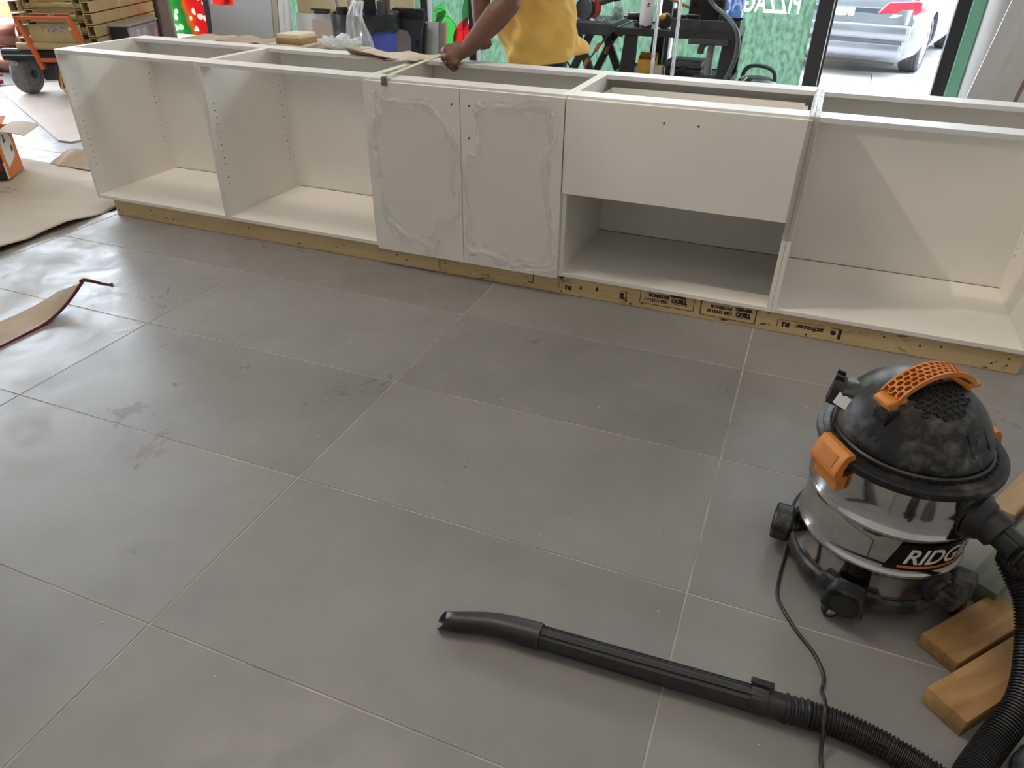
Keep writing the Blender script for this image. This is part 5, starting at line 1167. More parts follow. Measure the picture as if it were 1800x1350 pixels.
# kraft papers lying folded
def kp2(x0, x1, y0, y1, h, label, seed):
    def f(u, v): return Vector((x0 + (x1 - x0) * u, y0 + (y1 - y0) * v + 0.02 * NZ(u * 3, seed), TZ + 0.004 + h * max(0, (1 - abs(2 * ((u * 1.6 + 0.2) % 1) - 1)) + 0.4 * NZ(u * 4, v * 4, seed))))
    tag(obj('packing_paper', grid_sheet(24, 12, f, thick=0.002), CARD, smooth=40), label, 'paper', 'packing papers on the work table')
kp2(-0.12, 0.16, 0.93, 1.19, 0.006, 'flat brown packing paper at the left end of the work table', 1.0)
kp2(0.17, 0.56, 0.93, 1.19, 0.016, 'tented brown packing paper at the middle of the work table', 3.0)
for k, (x0, x1, y0, y1, z0, z1, m_, lab_) in enumerate(((0.58, 0.84, 0.93, 1.19, 0, 0.018, CARDP, 'flat pale board under the small stack of offcuts on the work table'), (0.63, 0.80, 0.95, 1.16, 0.0185, 0.048, OFFC, 'brown wooden offcut in the middle of the small stack on the work table'), (0.635, 0.785, 0.96, 1.13, 0.0485, 0.072, mat('pale_offcut', (0.68, 0.60, 0.44, 1), rough=0.6), 'pale wooden offcut on top of the small stack on the work table'))):
    tag(obj('wood_offcut', BX(x0, x1, y0, y1, TZ + z0, TZ + z1, bev=0.002), m_), lab_, 'offcut', 'stack of offcuts on the work table')

# torn cardboard lying on the cabinets
def tc(u, v):
    x = 1.50 + 0.36 * u; y = 0.37 + 0.24 * v + 0.02 * NZ(u * 9, 3) * (1 - v)
    z = H1 + 0.006 + 0.03 * max(0, 0.35 - u) * (1.4 - v) + 0.012 * math.sin(u * 5 + v * 2) ** 2 + 0.004 * NZ(u * 8, v * 8) + 0.010 * max(0, u - 0.5) * v
    return Vector((x + 0.02 * NZ(v * 7, 5) * (u > 0.9), y, z))
obj_tc = tag(obj('torn_cardboard', grid_sheet(30, 16, tc, thick=0.004), CARDP, smooth=40), 'torn piece of cardboard lying on the back rail beside the tape', 'cardboard')
def tc2(u, v): return Vector((1.485 + 0.26 * u + 0.02 * v, 0.36 + 0.05 * v + 0.015 * NZ(u * 8, 2), H1 + 0.006 + (0.045 - 0.035 * u) * (1 - v) + 0.005))
obj('folded_flap', grid_sheet(16, 6, tc2, thick=0.003), CARD, obj_tc, smooth=40)

# tape measure: blade hooked on the front edge, case in the fist
tm = thing('tape_measure', 'tape measure stretched across the cabinet tops with steel end hook', 'tape measure', (1.93, 0.0, H1 + 0.001))
bl = grid_sheet(30, 6, lambda u, v: Vector((-0.005 + 0.01 * u + (v - 0.5) * 0.025, -0.024 + 0.545 * u, 0.006 + 0.024 * u + 0.0035 * (2 * v - 1) ** 2)), thick=0.0006)
obj('blade', bl, mat('tape_yellow_white', (0.78, 0.76, 0.55, 1), rough=0.3, var=0.15, scale=60), tm, smooth=40)
hk = bmesh.new(); box(hk, -0.018, 0.008, -0.0255, -0.0235, -0.024, 0.010); box(hk, -0.016, 0.006, -0.0235, 0.012, 0.0075, 0.009); obj('end_hook', hk, mat('dull_steel', (0.22, 0.21, 0.19, 1), rough=0.4, metal=0.9), tm)
cs_ = obj('case', BX(0.006, 0.052, 0.492, 0.545, -0.001, 0.048, bev=0.012, seg=2), YELLOW, tm, smooth=40)

# ------------------------------------------------------------------ person
SKIN = mat('brown_skin', (0.165, 0.072, 0.046, 1), rough=0.55, var=0.10, scale=20, bump=0.12, bscale=120)
def blob_mesh(caps, voxel, sm=6):
    """one continuous surface from tapered limbs"""
    bm = bmesh.new()
    for pts, rads in caps:
        tube(bm, pts, rads, n=18)
        for p, r in zip(pts, rads):
            bmesh.ops.create_icosphere(bm, subdivisions=3, radius=r, matrix=Matrix.Translation(p))
    me = bpy.data.meshes.new('tmp'); bm.to_mesh(me); bm.free(); o = bpy.data.objects.new('tmp', me); COL.objects.link(o)
    r = o.modifiers.new('r', 'REMESH'); r.mode = 'VOXEL'; r.voxel_size = voxel; r.use_smooth_shade = True
    s = o.modifiers.new('s', 'SMOOTH'); s.factor = 0.5; s.iterations = sm
    dg = bpy.context.evaluated_depsgraph_get(); out = bpy.data.meshes.new_from_object(o.evaluated_get(dg)); bpy.data.objects.remove(o)
    for p in out.polygons: p.use_smooth = True
    return out
V = Vector
person = thing('person', 'person in a yellow t-shirt and dark jeans leaning over the cabinets holding a tape measure', 'person', (2.25, 1.08, 0))
PO = V((2.25, 1.08, 0))
F = V((-0.62, -0.78, 0)).normalized(); Lf = V((-F.y, F.x, 0))        # facing, and the person's left (towards camera right)
hip = V((2.235, 1.06, 0.93)) - PO; chest = hip + V((0, 0, 0.34)) + F * 0.10; neck = chest + V((0, 0, 0.20)) + F * 0.10; head = neck + V((0, 0, 0.13)) + F * 0.09
shL = neck + Lf * 0.185 + V((0, 0, -0.07)); shR = neck - Lf * 0.185 + V((0, 0, -0.07))
elL = V((2.208, 0.66, 1.098)) - PO; wrL = V((2.062, 0.53, 0.915)) - PO
elR = V((1.945, 0.95, 1.13)) - PO; wrR = V((1.955, 0.90, 0.965)) - PO
caps = []
for s in (-1, 1):
    h_ = hip + Lf * 0.085 * s - V((0, 0, 0.05)); k_ = h_ + V((0, 0, -0.40)) + F * 0.03; a_ = V((k_.x, k_.y, 0.09)) - F * 0.05
    caps.append(([h_, h_.lerp(k_, 0.5), k_, k_.lerp(a_, 0.35), a_], [0.085, 0.080, 0.06, 0.062, 0.042]))
    caps.append(([a_ + V((0, 0, -0.035)), a_ + F * 0.16 + V((0, 0, -0.055))], [0.045, 0.035]))
caps.append(([hip, hip + V((0, 0, 0.13)) + F * 0.05, chest], [0.12, 0.125, 0.125]))
caps.append(([chest, chest.lerp(neck, 0.6)], [0.15, 0.12]))
caps.append(([shR, chest.lerp(neck, 0.75), shL], [0.07, 0.10, 0.07]))
caps.append(([neck - V((0, 0, 0.05)), head - V((0, 0, 0.05))], [0.062, 0.058]))
caps.append(([head + V((0, 0, 0.055)) - F * 0.015, head + V((0, 0, -0.01)) + F * 0.01, head + V((0, 0, -0.075)) + F * 0.04], [0.088, 0.084, 0.055]))
caps.append(([head + F * 0.084 + V((0, 0, 0.006)), head + F * 0.100 + V((0, 0, -0.026))], [0.008, 0.0125]))      # nose
for s in (-1, 1):
    caps.append(([head + Lf * 0.084 * s + V((0, 0, 0.012)), head + Lf * 0.088 * s + V((0, 0, -0.02))], [0.014, 0.011]))   # ears
caps.append(([head + F * 0.082 + Lf * 0.02 + V((0, 0, -0.058)), head + F * 0.082 - Lf * 0.02 + V((0, 0, -0.058))], [0.011, 0.011]))   # lips
caps.append(([shL, shL.lerp(elL, 0.5), elL], [0.068, 0.058, 0.05])); caps.append(([elL, elL.lerp(wrL, 0.3), elL.lerp(wrL, 0.7), wrL], [0.057, 0.060, 0.048, 0.038]))
caps.append(([shR, shR.lerp(elR, 0.5), elR], [0.068, 0.056, 0.048])); caps.append(([elR, elR.lerp(wrR, 0.3), elR.lerp(wrR, 0.7), wrR], [0.048, 0.050, 0.040, 0.031]))
def fist(w, fwd, back, side, k_):
    """closed hand: palm, four curled fingers of unequal length, thumb folded across"""
    q_ = lambda x: x * k_
    k = w + fwd * q_(0.085)
    caps.append(([w, w + fwd * q_(0.03), k - side * q_(0.026)], [q_(0.032), q_(0.030), q_(0.018)])); caps.append(([w, w + fwd * q_(0.03), k + side * q_(0.024)], [q_(0.032), q_(0.030), q_(0.016)])); caps.append(([w + fwd * q_(0.01), k], [q_(0.031), q_(0.021)]))
    for i, (ln, r) in enumerate(((0.94, 0.0110), (1.0, 0.0116), (0.96, 0.0110), (0.82, 0.0096))):
        r = q_(r); b = k + side * q_(-0.038 + 0.0258 * i) - fwd * q_(0.005 * abs(i - 1.2)) + back * q_(0.006)
        p1 = b + fwd * q_(0.024) * ln - back * q_(0.018); p2 = p1 - back * q_(0.030) * ln - fwd * q_(0.006); p3 = p2 - fwd * q_(0.024) * ln + back * q_(0.004)
        caps.append(([b - fwd * q_(0.012), b, p1, p2, p3], [r * 1.05, r * 1.14, r, r * 0.95, r * 0.85]))
    t0 = w + fwd * q_(0.028) - side * q_(0.030) - back * q_(0.008); t1 = t0 + fwd * q_(0.030) - side * q_(0.014) - back * q_(0.012); t2 = t1 + fwd * q_(0.030) + side * q_(0.010) - back * q_(0.014); t3 = t2 + fwd * q_(0.006) + side * q_(0.022) - back * q_(0.004)
    caps.append(([t0, t1, t2, t3], [q_(0.019), q_(0.014), q_(0.0125), q_(0.0095)]))
fw = V((-0.36, -0.12, -0.93)).normalized(); fw = (V((1.968, 0.458, 0.868)) - PO - wrL).normalized()
bk = V((0.25, -0.80, 0.55)); bk = (bk - fw * bk.dot(fw)).normalized(); sd = fw.cross(bk).normalized()
if sd.x < 0: sd = -sd
fist(wrL, fw, bk, sd, 1.16)
fw2 = V((0.15, -0.25, -0.80)).normalized(); bk2 = V((-0.6, -0.6, 0.5)); bk2 = (bk2 - fw2 * bk2.dot(fw2)).normalized(); fist(wrR, fw2, bk2, fw2.cross(bk2).normalized(), 0.95)
body = link('body', blob_mesh(caps, 0.0055, 4), SKIN, person)
HAIR = mat('black_hair', (0.015, 0.012, 0.010, 1), rough=0.7, bump=0.4, bscale=300)
me = blob_mesh([([head + V((0, 0, 0.07)) - F * 0.02, head + V((0, 0, 0.0)) - F * 0.035], [0.093, 0.085])], 0.008, 3); link('hair', me, HAIR, person)
for s in (-1, 1):
    bm = bmesh.new(); bmesh.ops.create_icosphere(bm, subdivisions=2, radius=0.011, matrix=Matrix.Translation(head + F * 0.0775 + Lf * 0.030 * s + V((0, 0, 0.012)))); obj('eye', bm, mat('eye_dark', (0.10, 0.08, 0.07, 1), rough=0.2), person, smooth=60)
# t-shirt: wrinkled torso lofted from hem to neck, sleeves
SHIRT = mat('yellow_cotton', (0.82, 0.49, 0.12, 1), rough=0.9, var=0.06, scale=6, bump=0.15, bscale=350)
NS = 96; prof_s = []
def ring_at(t):
    hem = hip + V((0, 0, -0.10)) - F * 0.005; mid_ = hip + V((0, 0, 0.15)) + F * 0.05
    if t < 0.45: c = hem.lerp(mid_, t / 0.45)
    elif t < 0.8: c = mid_.lerp(chest, (t - 0.45) / 0.35)
    else: c = chest.lerp(neck - V((0, 0, 0.01)), (t - 0.8) / 0.2)
    ws = [(0, 0.222), (0.2, 0.215), (0.45, 0.212), (0.8, 0.225), (0.93, 0.19), (1.0, 0.075)]; ds = [(0, 0.178), (0.2, 0.185), (0.45, 0.195), (0.8, 0.17), (0.93, 0.125), (1.0, 0.07)]
    def ip(tab):
        for (a, x), (b, y) in zip(tab, tab[1:]):
            if t <= b: return x + (y - x) * (t - a) / (b - a)
        return tab[-1][1]
    return c, ip(ws), ip(ds)
bm = bmesh.new(); R = []
for i in range(53):
    t = i / 60; c, wdt, dep = ring_at(t); ring = []
    for j in range(NS):
        a = 2 * PI * j / NS; d = Lf * math.cos(a) * wdt + F * math.sin(a) * dep; dn = d.normalized()
        low = max(0.0, 1 - t / 0.6)
        fold = 0.022 * low * math.sin(a * 5 + t * 16 + 2.2 * NZ(a * 1.3, t * 3)) + 0.022 * NZ(math.cos(a) * 3.5 + t * 3, math.sin(a) * 3 - t * 5, t * 6) + 0.012 * low * NZ(a * 2.0, t * 9, 4)
        back_ = max(0, -math.sin(a)) ; flare = 0.035 * max(0, 1 - t / 0.25) * max(0, math.cos(a - math.radians(-60))) ** 2
        z_hem = -0.035 * max(0, 1 - t / 0.3) * math.sin(a) + 0.0
        ring.append(bm.verts.new(c + d + dn * (fold + flare) + V((0, 0, z_hem))))
    R.append(ring)
for A, B in zip(R, R[1:]):
    for j in range(NS): bm.faces.new((A[j], A[(j + 1) % NS], B[(j + 1) % NS], B[j]))
sh = obj('tshirt', bm, SHIRT, person, smooth=80); sh.modifiers.new('t', 'SOLIDIFY').thickness = 0.004
yk = [([chest - V((0, 0, 0.02)), chest.lerp(neck, 0.5)], [0.165, 0.15]), ([shR, chest.lerp(neck, 0.72), shL], [0.088, 0.118, 0.088]), ([chest.lerp(neck, 0.7), neck - V((0, 0, 0.02))], [0.11, 0.080])]
for s_, e_ in ((shL, elL), (shR, elR)): yk.append(([s_, s_.lerp(e_, 0.35), s_.lerp(e_, 0.66)], [0.088, 0.080, 0.076]))
link('tshirt_yoke', blob_mesh(yk, 0.012, 6), SHIRT, sh)
# jeans
JEAN = mat('dark_denim', (0.022, 0.032, 0.065, 1), rough=0.85, var=0.35, scale=18, bump=0.3, bscale=300)
jc = [([hip + V((0, 0, 0.02)), hip - V((0, 0, 0.06))], [0.135, 0.135])]
for s in (-1, 1):
    h_ = hip + Lf * 0.085 * s - V((0, 0, 0.05)); k_ = h_ + V((0, 0, -0.40)) + F * 0.03; a_ = V((k_.x, k_.y, 0.09)) - F * 0.05
    jc.append(([h_, h_.lerp(k_, 0.5), k_, k_.lerp(a_, 0.35), a_ + V((0, 0, -0.02))], [0.100, 0.096, 0.080, 0.080, 0.068]))
link('jeans', blob_mesh(jc, 0.012, 3), JEAN, person)
bm = bmesh.new(); lathe(bm, [(0.143, 0), (0.145, 0.01), (0.145, 0.032), (0.143, 0.04)], n=48, c=hip + V((0, 0, -0.005)), cap0=False, cap1=False); obj('belt', bm, BLACKP, person, smooth=60)
for s in (-1, 1):
    h_ = hip + Lf * 0.085 * s - V((0, 0, 0.05)); k_ = h_ + V((0, 0, -0.40)) + F * 0.03; a_ = V((k_.x, k_.y, 0.09)) - F * 0.05
    sc_ = [([V((a_.x, a_.y, 0.055)) - F * 0.03, V((a_.x, a_.y, 0.055)) + F * 0.08, V((a_.x, a_.y, 0.045)) + F * 0.19], [0.052, 0.05, 0.042])]
    me = blob_mesh(sc_, 0.01, 2); 
    for v in me.vertices: v.co.z = max(0.001, v.co.z)
    link('work_shoe', me, mat('brown_boot', (0.12, 0.08, 0.05, 1), rough=0.7), person)

# ------------------------------------------------------------------ blue rubbish bin with liner and contents
BLUEB = mat('blue_bin_plastic', (0.085, 0.11, 0.46, 1), rough=0.45, var=0.15, scale=4)
LINER = mat('black_bin_liner', (0.022, 0.022, 0.024, 1), rough=0.28, bump=0.5, bscale=14)
bn = thing('rubbish_bin', 'blue rubbish bin with black liner full of scraps before the window', 'bin', (-0.135, 3.16, 0))
bm = bmesh.new(); lathe(bm, [(0.215, 0.0), (0.222, 0.01), (0.272, 0.70), (0.285, 0.705), (0.288, 0.73), (0.275, 0.735), (0.262, 0.72), (0.20, 0.05)], n=56, cap1=True); obj('tub', bm, BLUEB, bn, smooth=40)
bm = bmesh.new(); R = []
for i in range(16):
    ring = []
    for j in range(72):
        a = 2 * PI * j / 72; t = i / 15; ln = 0.13 + 0.20 * math.exp(-(((a - 4.30)) / 0.50) ** 2) + 0.03 * NZ(math.cos(a) * 2, math.sin(a) * 2)
        z = 0.752 - ln * t; r = 0.295 - 0.02 * t * ln / 0.3 + 0.008 * NZ(a * 3, z * 9, 2) + 0.006 * math.sin(a * 11 + z * 20) * t
        if i == 0: r = 0.272; z = 0.752
        if i == 1: r = 0.293; z = 0.757
        ring.append(bm.verts.new((r * math.cos(a), r * math.sin(a), z)))
    R.append(ring)
for A, B in zip(R, R[1:]):
    for j in range(72): bm.faces.new((A[j], A[(j + 1) % 72], B[(j + 1) % 72], B[j]))
ln_ = obj('liner', bm, LINER, bn, smooth=80)
bm = bmesh.new(); lathe(bm, [(0.270, 0.66), (0.10, 0.65), (0.001, 0.65)], n=40, cap0=False); obj('liner_floor', bm, LINER, bn)
def scrap(name, a, b, w_, h_, m_, label, cat): 
    bm = bmesh.new(); a, b = V(a), V(b); bar(bm, (0, 0, 0), b - a, w_, h_, bev=0.004); o = obj(name, bm, m_); o.location = a; return tag(o, label, cat, 'scraps sticking out of the blue bin')
BROWNB = mat('brown_scrap', (0.13, 0.075, 0.055, 1), rough=0.6, var=0.3, scale=10)
scrap('scrap_wood', (-0.19, 3.10, 0.664), (-0.21, 3.10, 0.97), 0.09, 0.07, CARD, 'brown cardboard tube standing in the blue bin', 'scrap')
scrap('scrap_board', (-0.08, 3.16, 0.664), (-0.10, 3.18, 1.0), 0.10, 0.03, BLACKP, 'black board standing in the blue bin', 'scrap')
scrap('scrap_board', (0.055, 3.16, 0.664), (0.06, 3.18, 0.98), 0.10, 0.04, BROWNB, 'reddish brown board standing at the right of the blue bin', 'scrap')
scrap('scrap_board', (-0.145, 3.01, 0.664), (-0.15, 3.02, 0.96), 0.012, 0.09, WHITE, 'thin white strip standing in the blue bin', 'scrap')
scrap('scrap_pipe', (-0.34, 3.08, 0.664), (-0.36, 3.06, 0.92), 0.03, 0.03, mat('grey_pipe', (0.42, 0.42, 0.43, 1), rough=0.4), 'light grey pipe leaning at the left rim of the blue bin', 'scrap')
scrap('scrap_block', (-0.28, 3.03, 0.664), (-0.28, 3.03, 0.80), 0.07, 0.07, BLACKP, 'black block at the left rim inside the blue bin', 'scrap')
scrap('scrap_block', (0.085, 3.05, 0.664), (0.10, 3.05, 0.86), 0.07, 0.05, DGREY, 'dark grey case standing at the right rim of the blue bin', 'scrap')
# clear plastic hanging over the rim
def hang(u, v):
    y0 = 2.865; spread = 0.06 + 0.13 * v; z = 0.86 - 0.55 * v; x = -0.06 + 0.10 * v + (u - 0.5) * 2 * spread * (1 - 0.3 * v * (u < 0.3))
    if v < 0.18: y = y0 + 0.10 * (0.18 - v) / 0.18
    else: y = y0 - 0.03 * math.sin((v - 0.18) * 3)
    return V((x, y - 0.02 * math.sin(u * 22 + 3 * NZ(u * 4, v * 3)) - 0.02 * NZ(u * 9, v * 5, 2) - 0.012, z - 0.08 * NZ(u * 6, 1) * v))
HANGP = m_sheet('hanging_clear_plastic', (0.86, 0.88, 0.92, 1), 0.50, gloss=0.4, rough=0.2, trans=0.35, noise_scale=9, stretch=(6, 1, 0.7), streak=0.25)
tag(obj('plastic_wrap', grid_sheet(60, 40, hang), HANGP, smooth=80), 'long clear plastic sheet hanging out over the rim of the blue bin', 'plastic wrap')
o = tag(obj('paper_scrap', grid_sheet(10, 6, lambda u, v: V((-0.62 + 0.24 * u, 3.35 + 0.12 * v, 0.715 + 0.02 * u + 0.02 * NZ(u * 4, v * 4))), thick=0.004), CARD, smooth=50), 'brown paper bag lying on the white board left of the blue bin', 'paper')
obj('paper_fold', BX(-0.62, -0.40, 3.36, 3.60, 0.668, 0.712, bev=0.008), CARD, o)
o = tag(obj('black_clamp', BX(-0.98, -0.83, 3.60, 3.66, 0.672, 0.70, bev=0.008), BLACKP), 'small black clamp on top of the white leaning board', 'clamp'); obj('clamp_bar', BX(-1.02, -0.80, 3.615, 3.635, 0.70, 0.715, bev=0.004), BLACKP, o)
# folded black sawhorse standing right of the bin
sh_ = thing('folded_sawhorse', 'folded black plastic sawhorse leaning right of the blue bin', 'sawhorse', (0.127, 3.47, 0))
bm = bmesh.new(); prism(bm, [(-0.16, 0.70), (0.155, 0.69), (0.165, 0.755), (-0.16, 0.765)], -0.035, 0.035, M=Matrix(((1, 0, 0, 0), (0, 0, 1, 0), (0, 1, 0, 0), (0, 0, 0, 1))), bev=0.004); obj('beam', bm, BLACKP, sh_)
for k in range(9): obj('beam_tooth', BX(-0.15 + 0.034 * k, -0.13 + 0.034 * k, -0.037, 0.037, 0.757, 0.772), BLACKP, sh_)
bm = bmesh.new(); prism(bm, [(-0.16, 0.70), (0.15, 0.69), (0.125, 0.60), (0.045, 0.0), (-0.035, 0.0), (0.025, 0.54), (-0.01, 0.60), (-0.16, 0.61)], -0.03, 0.03, M=Matrix(((1, 0, 0, 0), (0, 0, 1, 0), (0, 1, 0, 0), (0, 0, 0, 1))), bev=0.004); obj('leg', bm, DGREY, sh_)
bm = bmesh.new(); bar(bm, (0.13, 0.035, 0.66), (0.06, 0.035, 0.0), 0.04, 0.04); obj('leg', bm, BLACKP, sh_)
obj('hinge', BX(0.075, 0.115, -0.05, 0.0, 0.47, 0.53, bev=0.004), BLACKP, sh_)

# ------------------------------------------------------------------ folding workbench with tools
wbm = thing('folding_workbench', 'black folding workbench with splayed legs right of the person', 'workbench', (1.90, 3.18, 0))
WBO = V((1.90, 3.18, 0)); W_ = lambda x, y, z: V((x, y, z)) - WBO
obj('jaw', BX(-0.36, 0.20, -0.23, -0.02, 0.755, 0.80, bev=0.004), BLUEBL, wbm); obj('jaw', BX(-0.36, 0.20, 0.0, 0.26, 0.755, 0.80, bev=0.004), BLUEBL, wbm)
obj('jaw_apron', BX(-0.05, 0.212, -0.26, -0.232, 0.715, 0.797, bev=0.004), BLUEBL, wbm); obj('jaw_apron', BX(-0.36, -0.08, -0.25, -0.232, 0.735, 0.798, bev=0.004), BLUEBL, wbm)
obj('green_lit_side', BX(0.202, 0.215, -0.23, 0.30, 0.735, 0.797, bev=0.002), mat('green_light_tint', (0.05, 0.10, 0.085, 1), rough=0.5), wbm)
for a, b in (((1.835, 2.925, 0.76), (2.20, 2.925, 0.0)), ((1.96, 2.98, 0.75), (1.60, 2.98, 0.0)), ((1.93, 3.34, 0.75), (2.295, 3.34, 0.0)), ((2.06, 3.40, 0.75), (1.70, 3.40, 0.0))):
    bm = bmesh.new(); bar(bm, W_(*a), W_(*b), 0.05, 0.055, bev=0.006); obj('leg', bm, BLACKP, wbm)
for a, b in (((2.10, 2.885, 0.72), (1.955, 2.885, 0.53)), ((2.13, 3.30, 0.74), (2.00, 3.30, 0.58)), ((1.68, 2.95, 0.62), (1.82, 2.95, 0.47))):
    bm = bmesh.new(); bar(bm, W_(*a), W_(*b), 0.012, 0.012); br = obj('brace', bm, DGREY, wbm)
    m_ = (V(a) + V(b)) / 2
for p in ((1.955, 2.88, 0.53), (2.035, 2.88, 0.64), (2.11, 3.29, 0.70), (2.00, 3.29, 0.57)):
    bm = bmesh.new(); box(bm, -0.014, 0.014, -0.012, 0.012, -0.03, 0.03, M=Matrix.Translation(W_(*p)) @ Matrix.Rotation(0.5, 4, 'Y'), bev=0.003); obj('orange_clip', bm, mat('dull_orange', (0.36, 0.10, 0.03, 1), rough=0.5), wbm)
# on the workbench
t = thing('yellow_tub', 'small yellow tub on the folding workbench beside the person', 'tub', (1.70, 3.06, 0.80))
bm = bmesh.new(); lathe(bm, [(0.055, 0), (0.066, 0.14), (0.070, 0.145), (0.062, 0.145), (0.052, 0.01)], n=32); obj('tub', bm, YELLOW, t, smooth=40)
t = thing('circular_saw', 'red and grey circular saw on the folding workbench', 'saw', (1.90, 3.07, 0.80), math.radians(-20))
bm = bmesh.new(); box(bm, -0.12, 0.10, -0.07, 0.05, 0, 0.006); obj('shoe', bm, STEEL, t)
bm = bmesh.new(); lathe(bm, [(0.075, -0.02), (0.08, -0.012), (0.08, 0.012), (0.075, 0.02)], n=32, c=(-0.02, -0.03, 0.078), axis=axis_to((0, 1, 0))); obj('blade_guard', bm, DGREY, t, smooth=40)
bm = bmesh.new(); tube(bm, [(-0.02, -0.01, 0.085), (-0.02, 0.09, 0.085)], 0.045, n=20); obj('motor', bm, RED, t, smooth=40)
bm = bmesh.new(); tube(bm, spline([(-0.06, 0.0, 0.15), (0.02, 0.0, 0.175), (0.07, 0.0, 0.13), (0.075, 0.0, 0.06), (0.04, 0.0, 0.03)], 6), [0.022] * 25, n=14); obj('handle', bm, RED, t, smooth=50)
bm = bmesh.new(); tube(bm, [(0.05, 0.0, 0.11), (0.20, 0.03, 0.16)], 0.022, n=14); tube(bm, [(0.19, 0.03, 0.16), (0.235, 0.04, 0.172)], 0.030, n=14); obj('grip', bm, DGREY, t, smooth=40)
t = thing('screw_jar', 'clear jar of screws at the right end of the folding workbench', 'jar', (2.08, 3.22, 0.80))
bm = bmesh.new(); lathe(bm, [(0.045, 0), (0.047, 0.005), (0.047, 0.12), (0.04, 0.13)], n=28, cap1=False); obj('jar', bm, m_sheet('jar_plastic', (0.5, 0.55, 0.55, 1), 0.7, gloss=0.2), t, smooth=40)
bm = bmesh.new(); random.seed(4)
for k in range(120):
    a = random.uniform(0, 2 * PI); r = 0.038 * math.sqrt(random.random()); z = random.uniform(0.006, 0.08); p = V((r * math.cos(a), r * math.sin(a), z)); d = V((random.uniform(-1, 1), random.uniform(-1, 1), random.uniform(-0.6, 0.6))).normalized() * 0.008; bar(bm, p - d, p + d, 0.003, 0.003)
o = obj('screws', bm, DGREY, t); o['kind'] = 'stuff'
bm = bmesh.new()
for k in range(26):
    p = V((random.uniform(-0.05, 0.05), random.uniform(-0.03, 0.03), 0.003 + random.uniform(0, 0.012))); d = V((random.uniform(-1, 1), random.uniform(-1, 1), random.uniform(-0.3, 0.5))).normalized() * 0.014; bar(bm, p - d, p + d, 0.004, 0.004)
o = tag(obj('loose_screws', bm, STEEL), 'little heap of bright screws on the folding workbench', 'screws', kind='stuff'); o.location = (2.02, 3.0, 0.80)
t = tag(obj('blue_tape_roll', (lambda b: (lathe(b, [(0.025, 0), (0.045, 0), (0.045, 0.05), (0.025, 0.05)], n=28, cap0=False, cap1=False), b)[1])(bmesh.new()), mat('blue_tape', (0.05, 0.15, 0.42, 1), rough=0.5), smooth=40), 'roll of blue tape behind the yellow tub', 'tape'); t.location = (1.80, 3.26, 0.80)
obj('core', (lambda b: (lathe(b, [(0.0245, 0), (0.0245, 0.05), (0.022, 0.05), (0.022, 0)], n=28, cap0=False, cap1=False), b)[1])(bmesh.new()), CARD, t)

# ------------------------------------------------------------------ black utility cart and what stands on it
ct = thing('utility_cart', 'black two-shelf utility cart crowded with tools before the green window', 'cart', (2.57, 3.18, 0))
def shelf(z0, z1, nm):
    bm = bmesh.new(); box(bm, -0.42, 0.44, -0.22, 0.27, z0, z0 + 0.02, bev=0.003); box(bm, -0.43, 0.45, -0.235, -0.22, z0 - 0.02, z1, bev=0.003); box(bm, -0.43, 0.45, 0.27, 0.285, z0 - 0.02, z1, bev=0.003); box(bm, -0.43, -0.415, -0.22, 0.27, z0 - 0.02, z1, bev=0.003); box(bm, 0.435, 0.45, -0.22, 0.27, z0 - 0.02, z1, bev=0.003); return obj(nm, bm, BLACKP, ct)
shelf(0.745, 0.775, 'top_shelf'); shelf(0.435, 0.465, 'lower_shelf')
for x, y in ((-0.33, -0.17), (0.39, -0.17), (-0.20, 0.22), (0.39, 0.22)):
    bm = bmesh.new(); prism(bm, [(x - 0.055, 0.44), (x + 0.055, 0.44), (x + 0.06, 0.74), (x - 0.03, 0.74)], y - 0.03, y + 0.03, M=Matrix(((1, 0, 0, 0), (0, 0, 1, 0), (0, 1, 0, 0), (0, 0, 0, 1))), bev=0.004); obj('post', bm, BLACKP, ct)
    bm = bmesh.new(); bar(bm, (x, y, 0.44), (x, y, 0.10), 0.06, 0.06); obj('leg', bm, BLACKP, ct)
    bm = bmesh.new(); lathe(bm, [(0.02, -0.015), (0.048, -0.015), (0.05, 0), (0.048, 0.015), (0.02, 0.015)], n=24, c=(x, y, 0.05), axis=axis_to((1, 0, 0))); bar(bm, (x, y, 0.05), (x, y, 0.12), 0.04, 0.05); obj('caster', bm, DGREY, ct, smooth=40)
obj('front_plate', BX(0.12, 0.40, -0.247, -0.236, 0.695, 0.735, bev=0.003), DGREY, ct)
SZ = 0.765
t = thing('insulated_bottle', 'tall white insulated bottle with steel base on the utility cart', 'bottle', (2.345, 3.04, SZ))
bm = bmesh.new(); lathe(bm, [(0.047, 0.028), (0.050, 0.032), (0.050, 0.27), (0.044, 0.285), (0.030, 0.30)], n=36); obj('body', bm, mat('white_enamel', (0.70, 0.69, 0.71, 1), rough=0.4), t, smooth=40)
bm = bmesh.new(); lathe(bm, [(0.044, 0), (0.047, 0.004), (0.047, 0.030)], n=36); obj('steel_base', bm, STEEL, t, smooth=40)
bm = bmesh.new(); lathe(bm, [(0.032, 0.30), (0.034, 0.305), (0.034, 0.335), (0.030, 0.34)], n=28); obj('cap', bm, BLACKP, t, smooth=40)
obj('maker_mark', BX(0.006, 0.030, -0.0500, -0.0440, 0.150, 0.156), DGREY, t); obj('maker_mark', BX(0.012, 0.024, -0.0500, -0.0450, 0.162, 0.174), DGREY, t)
t = thing('tool_tray', 'dark grey compartment tray on the right half of the utility cart', 'tray', (2.79, 3.11, SZ))
bm = bmesh.new()
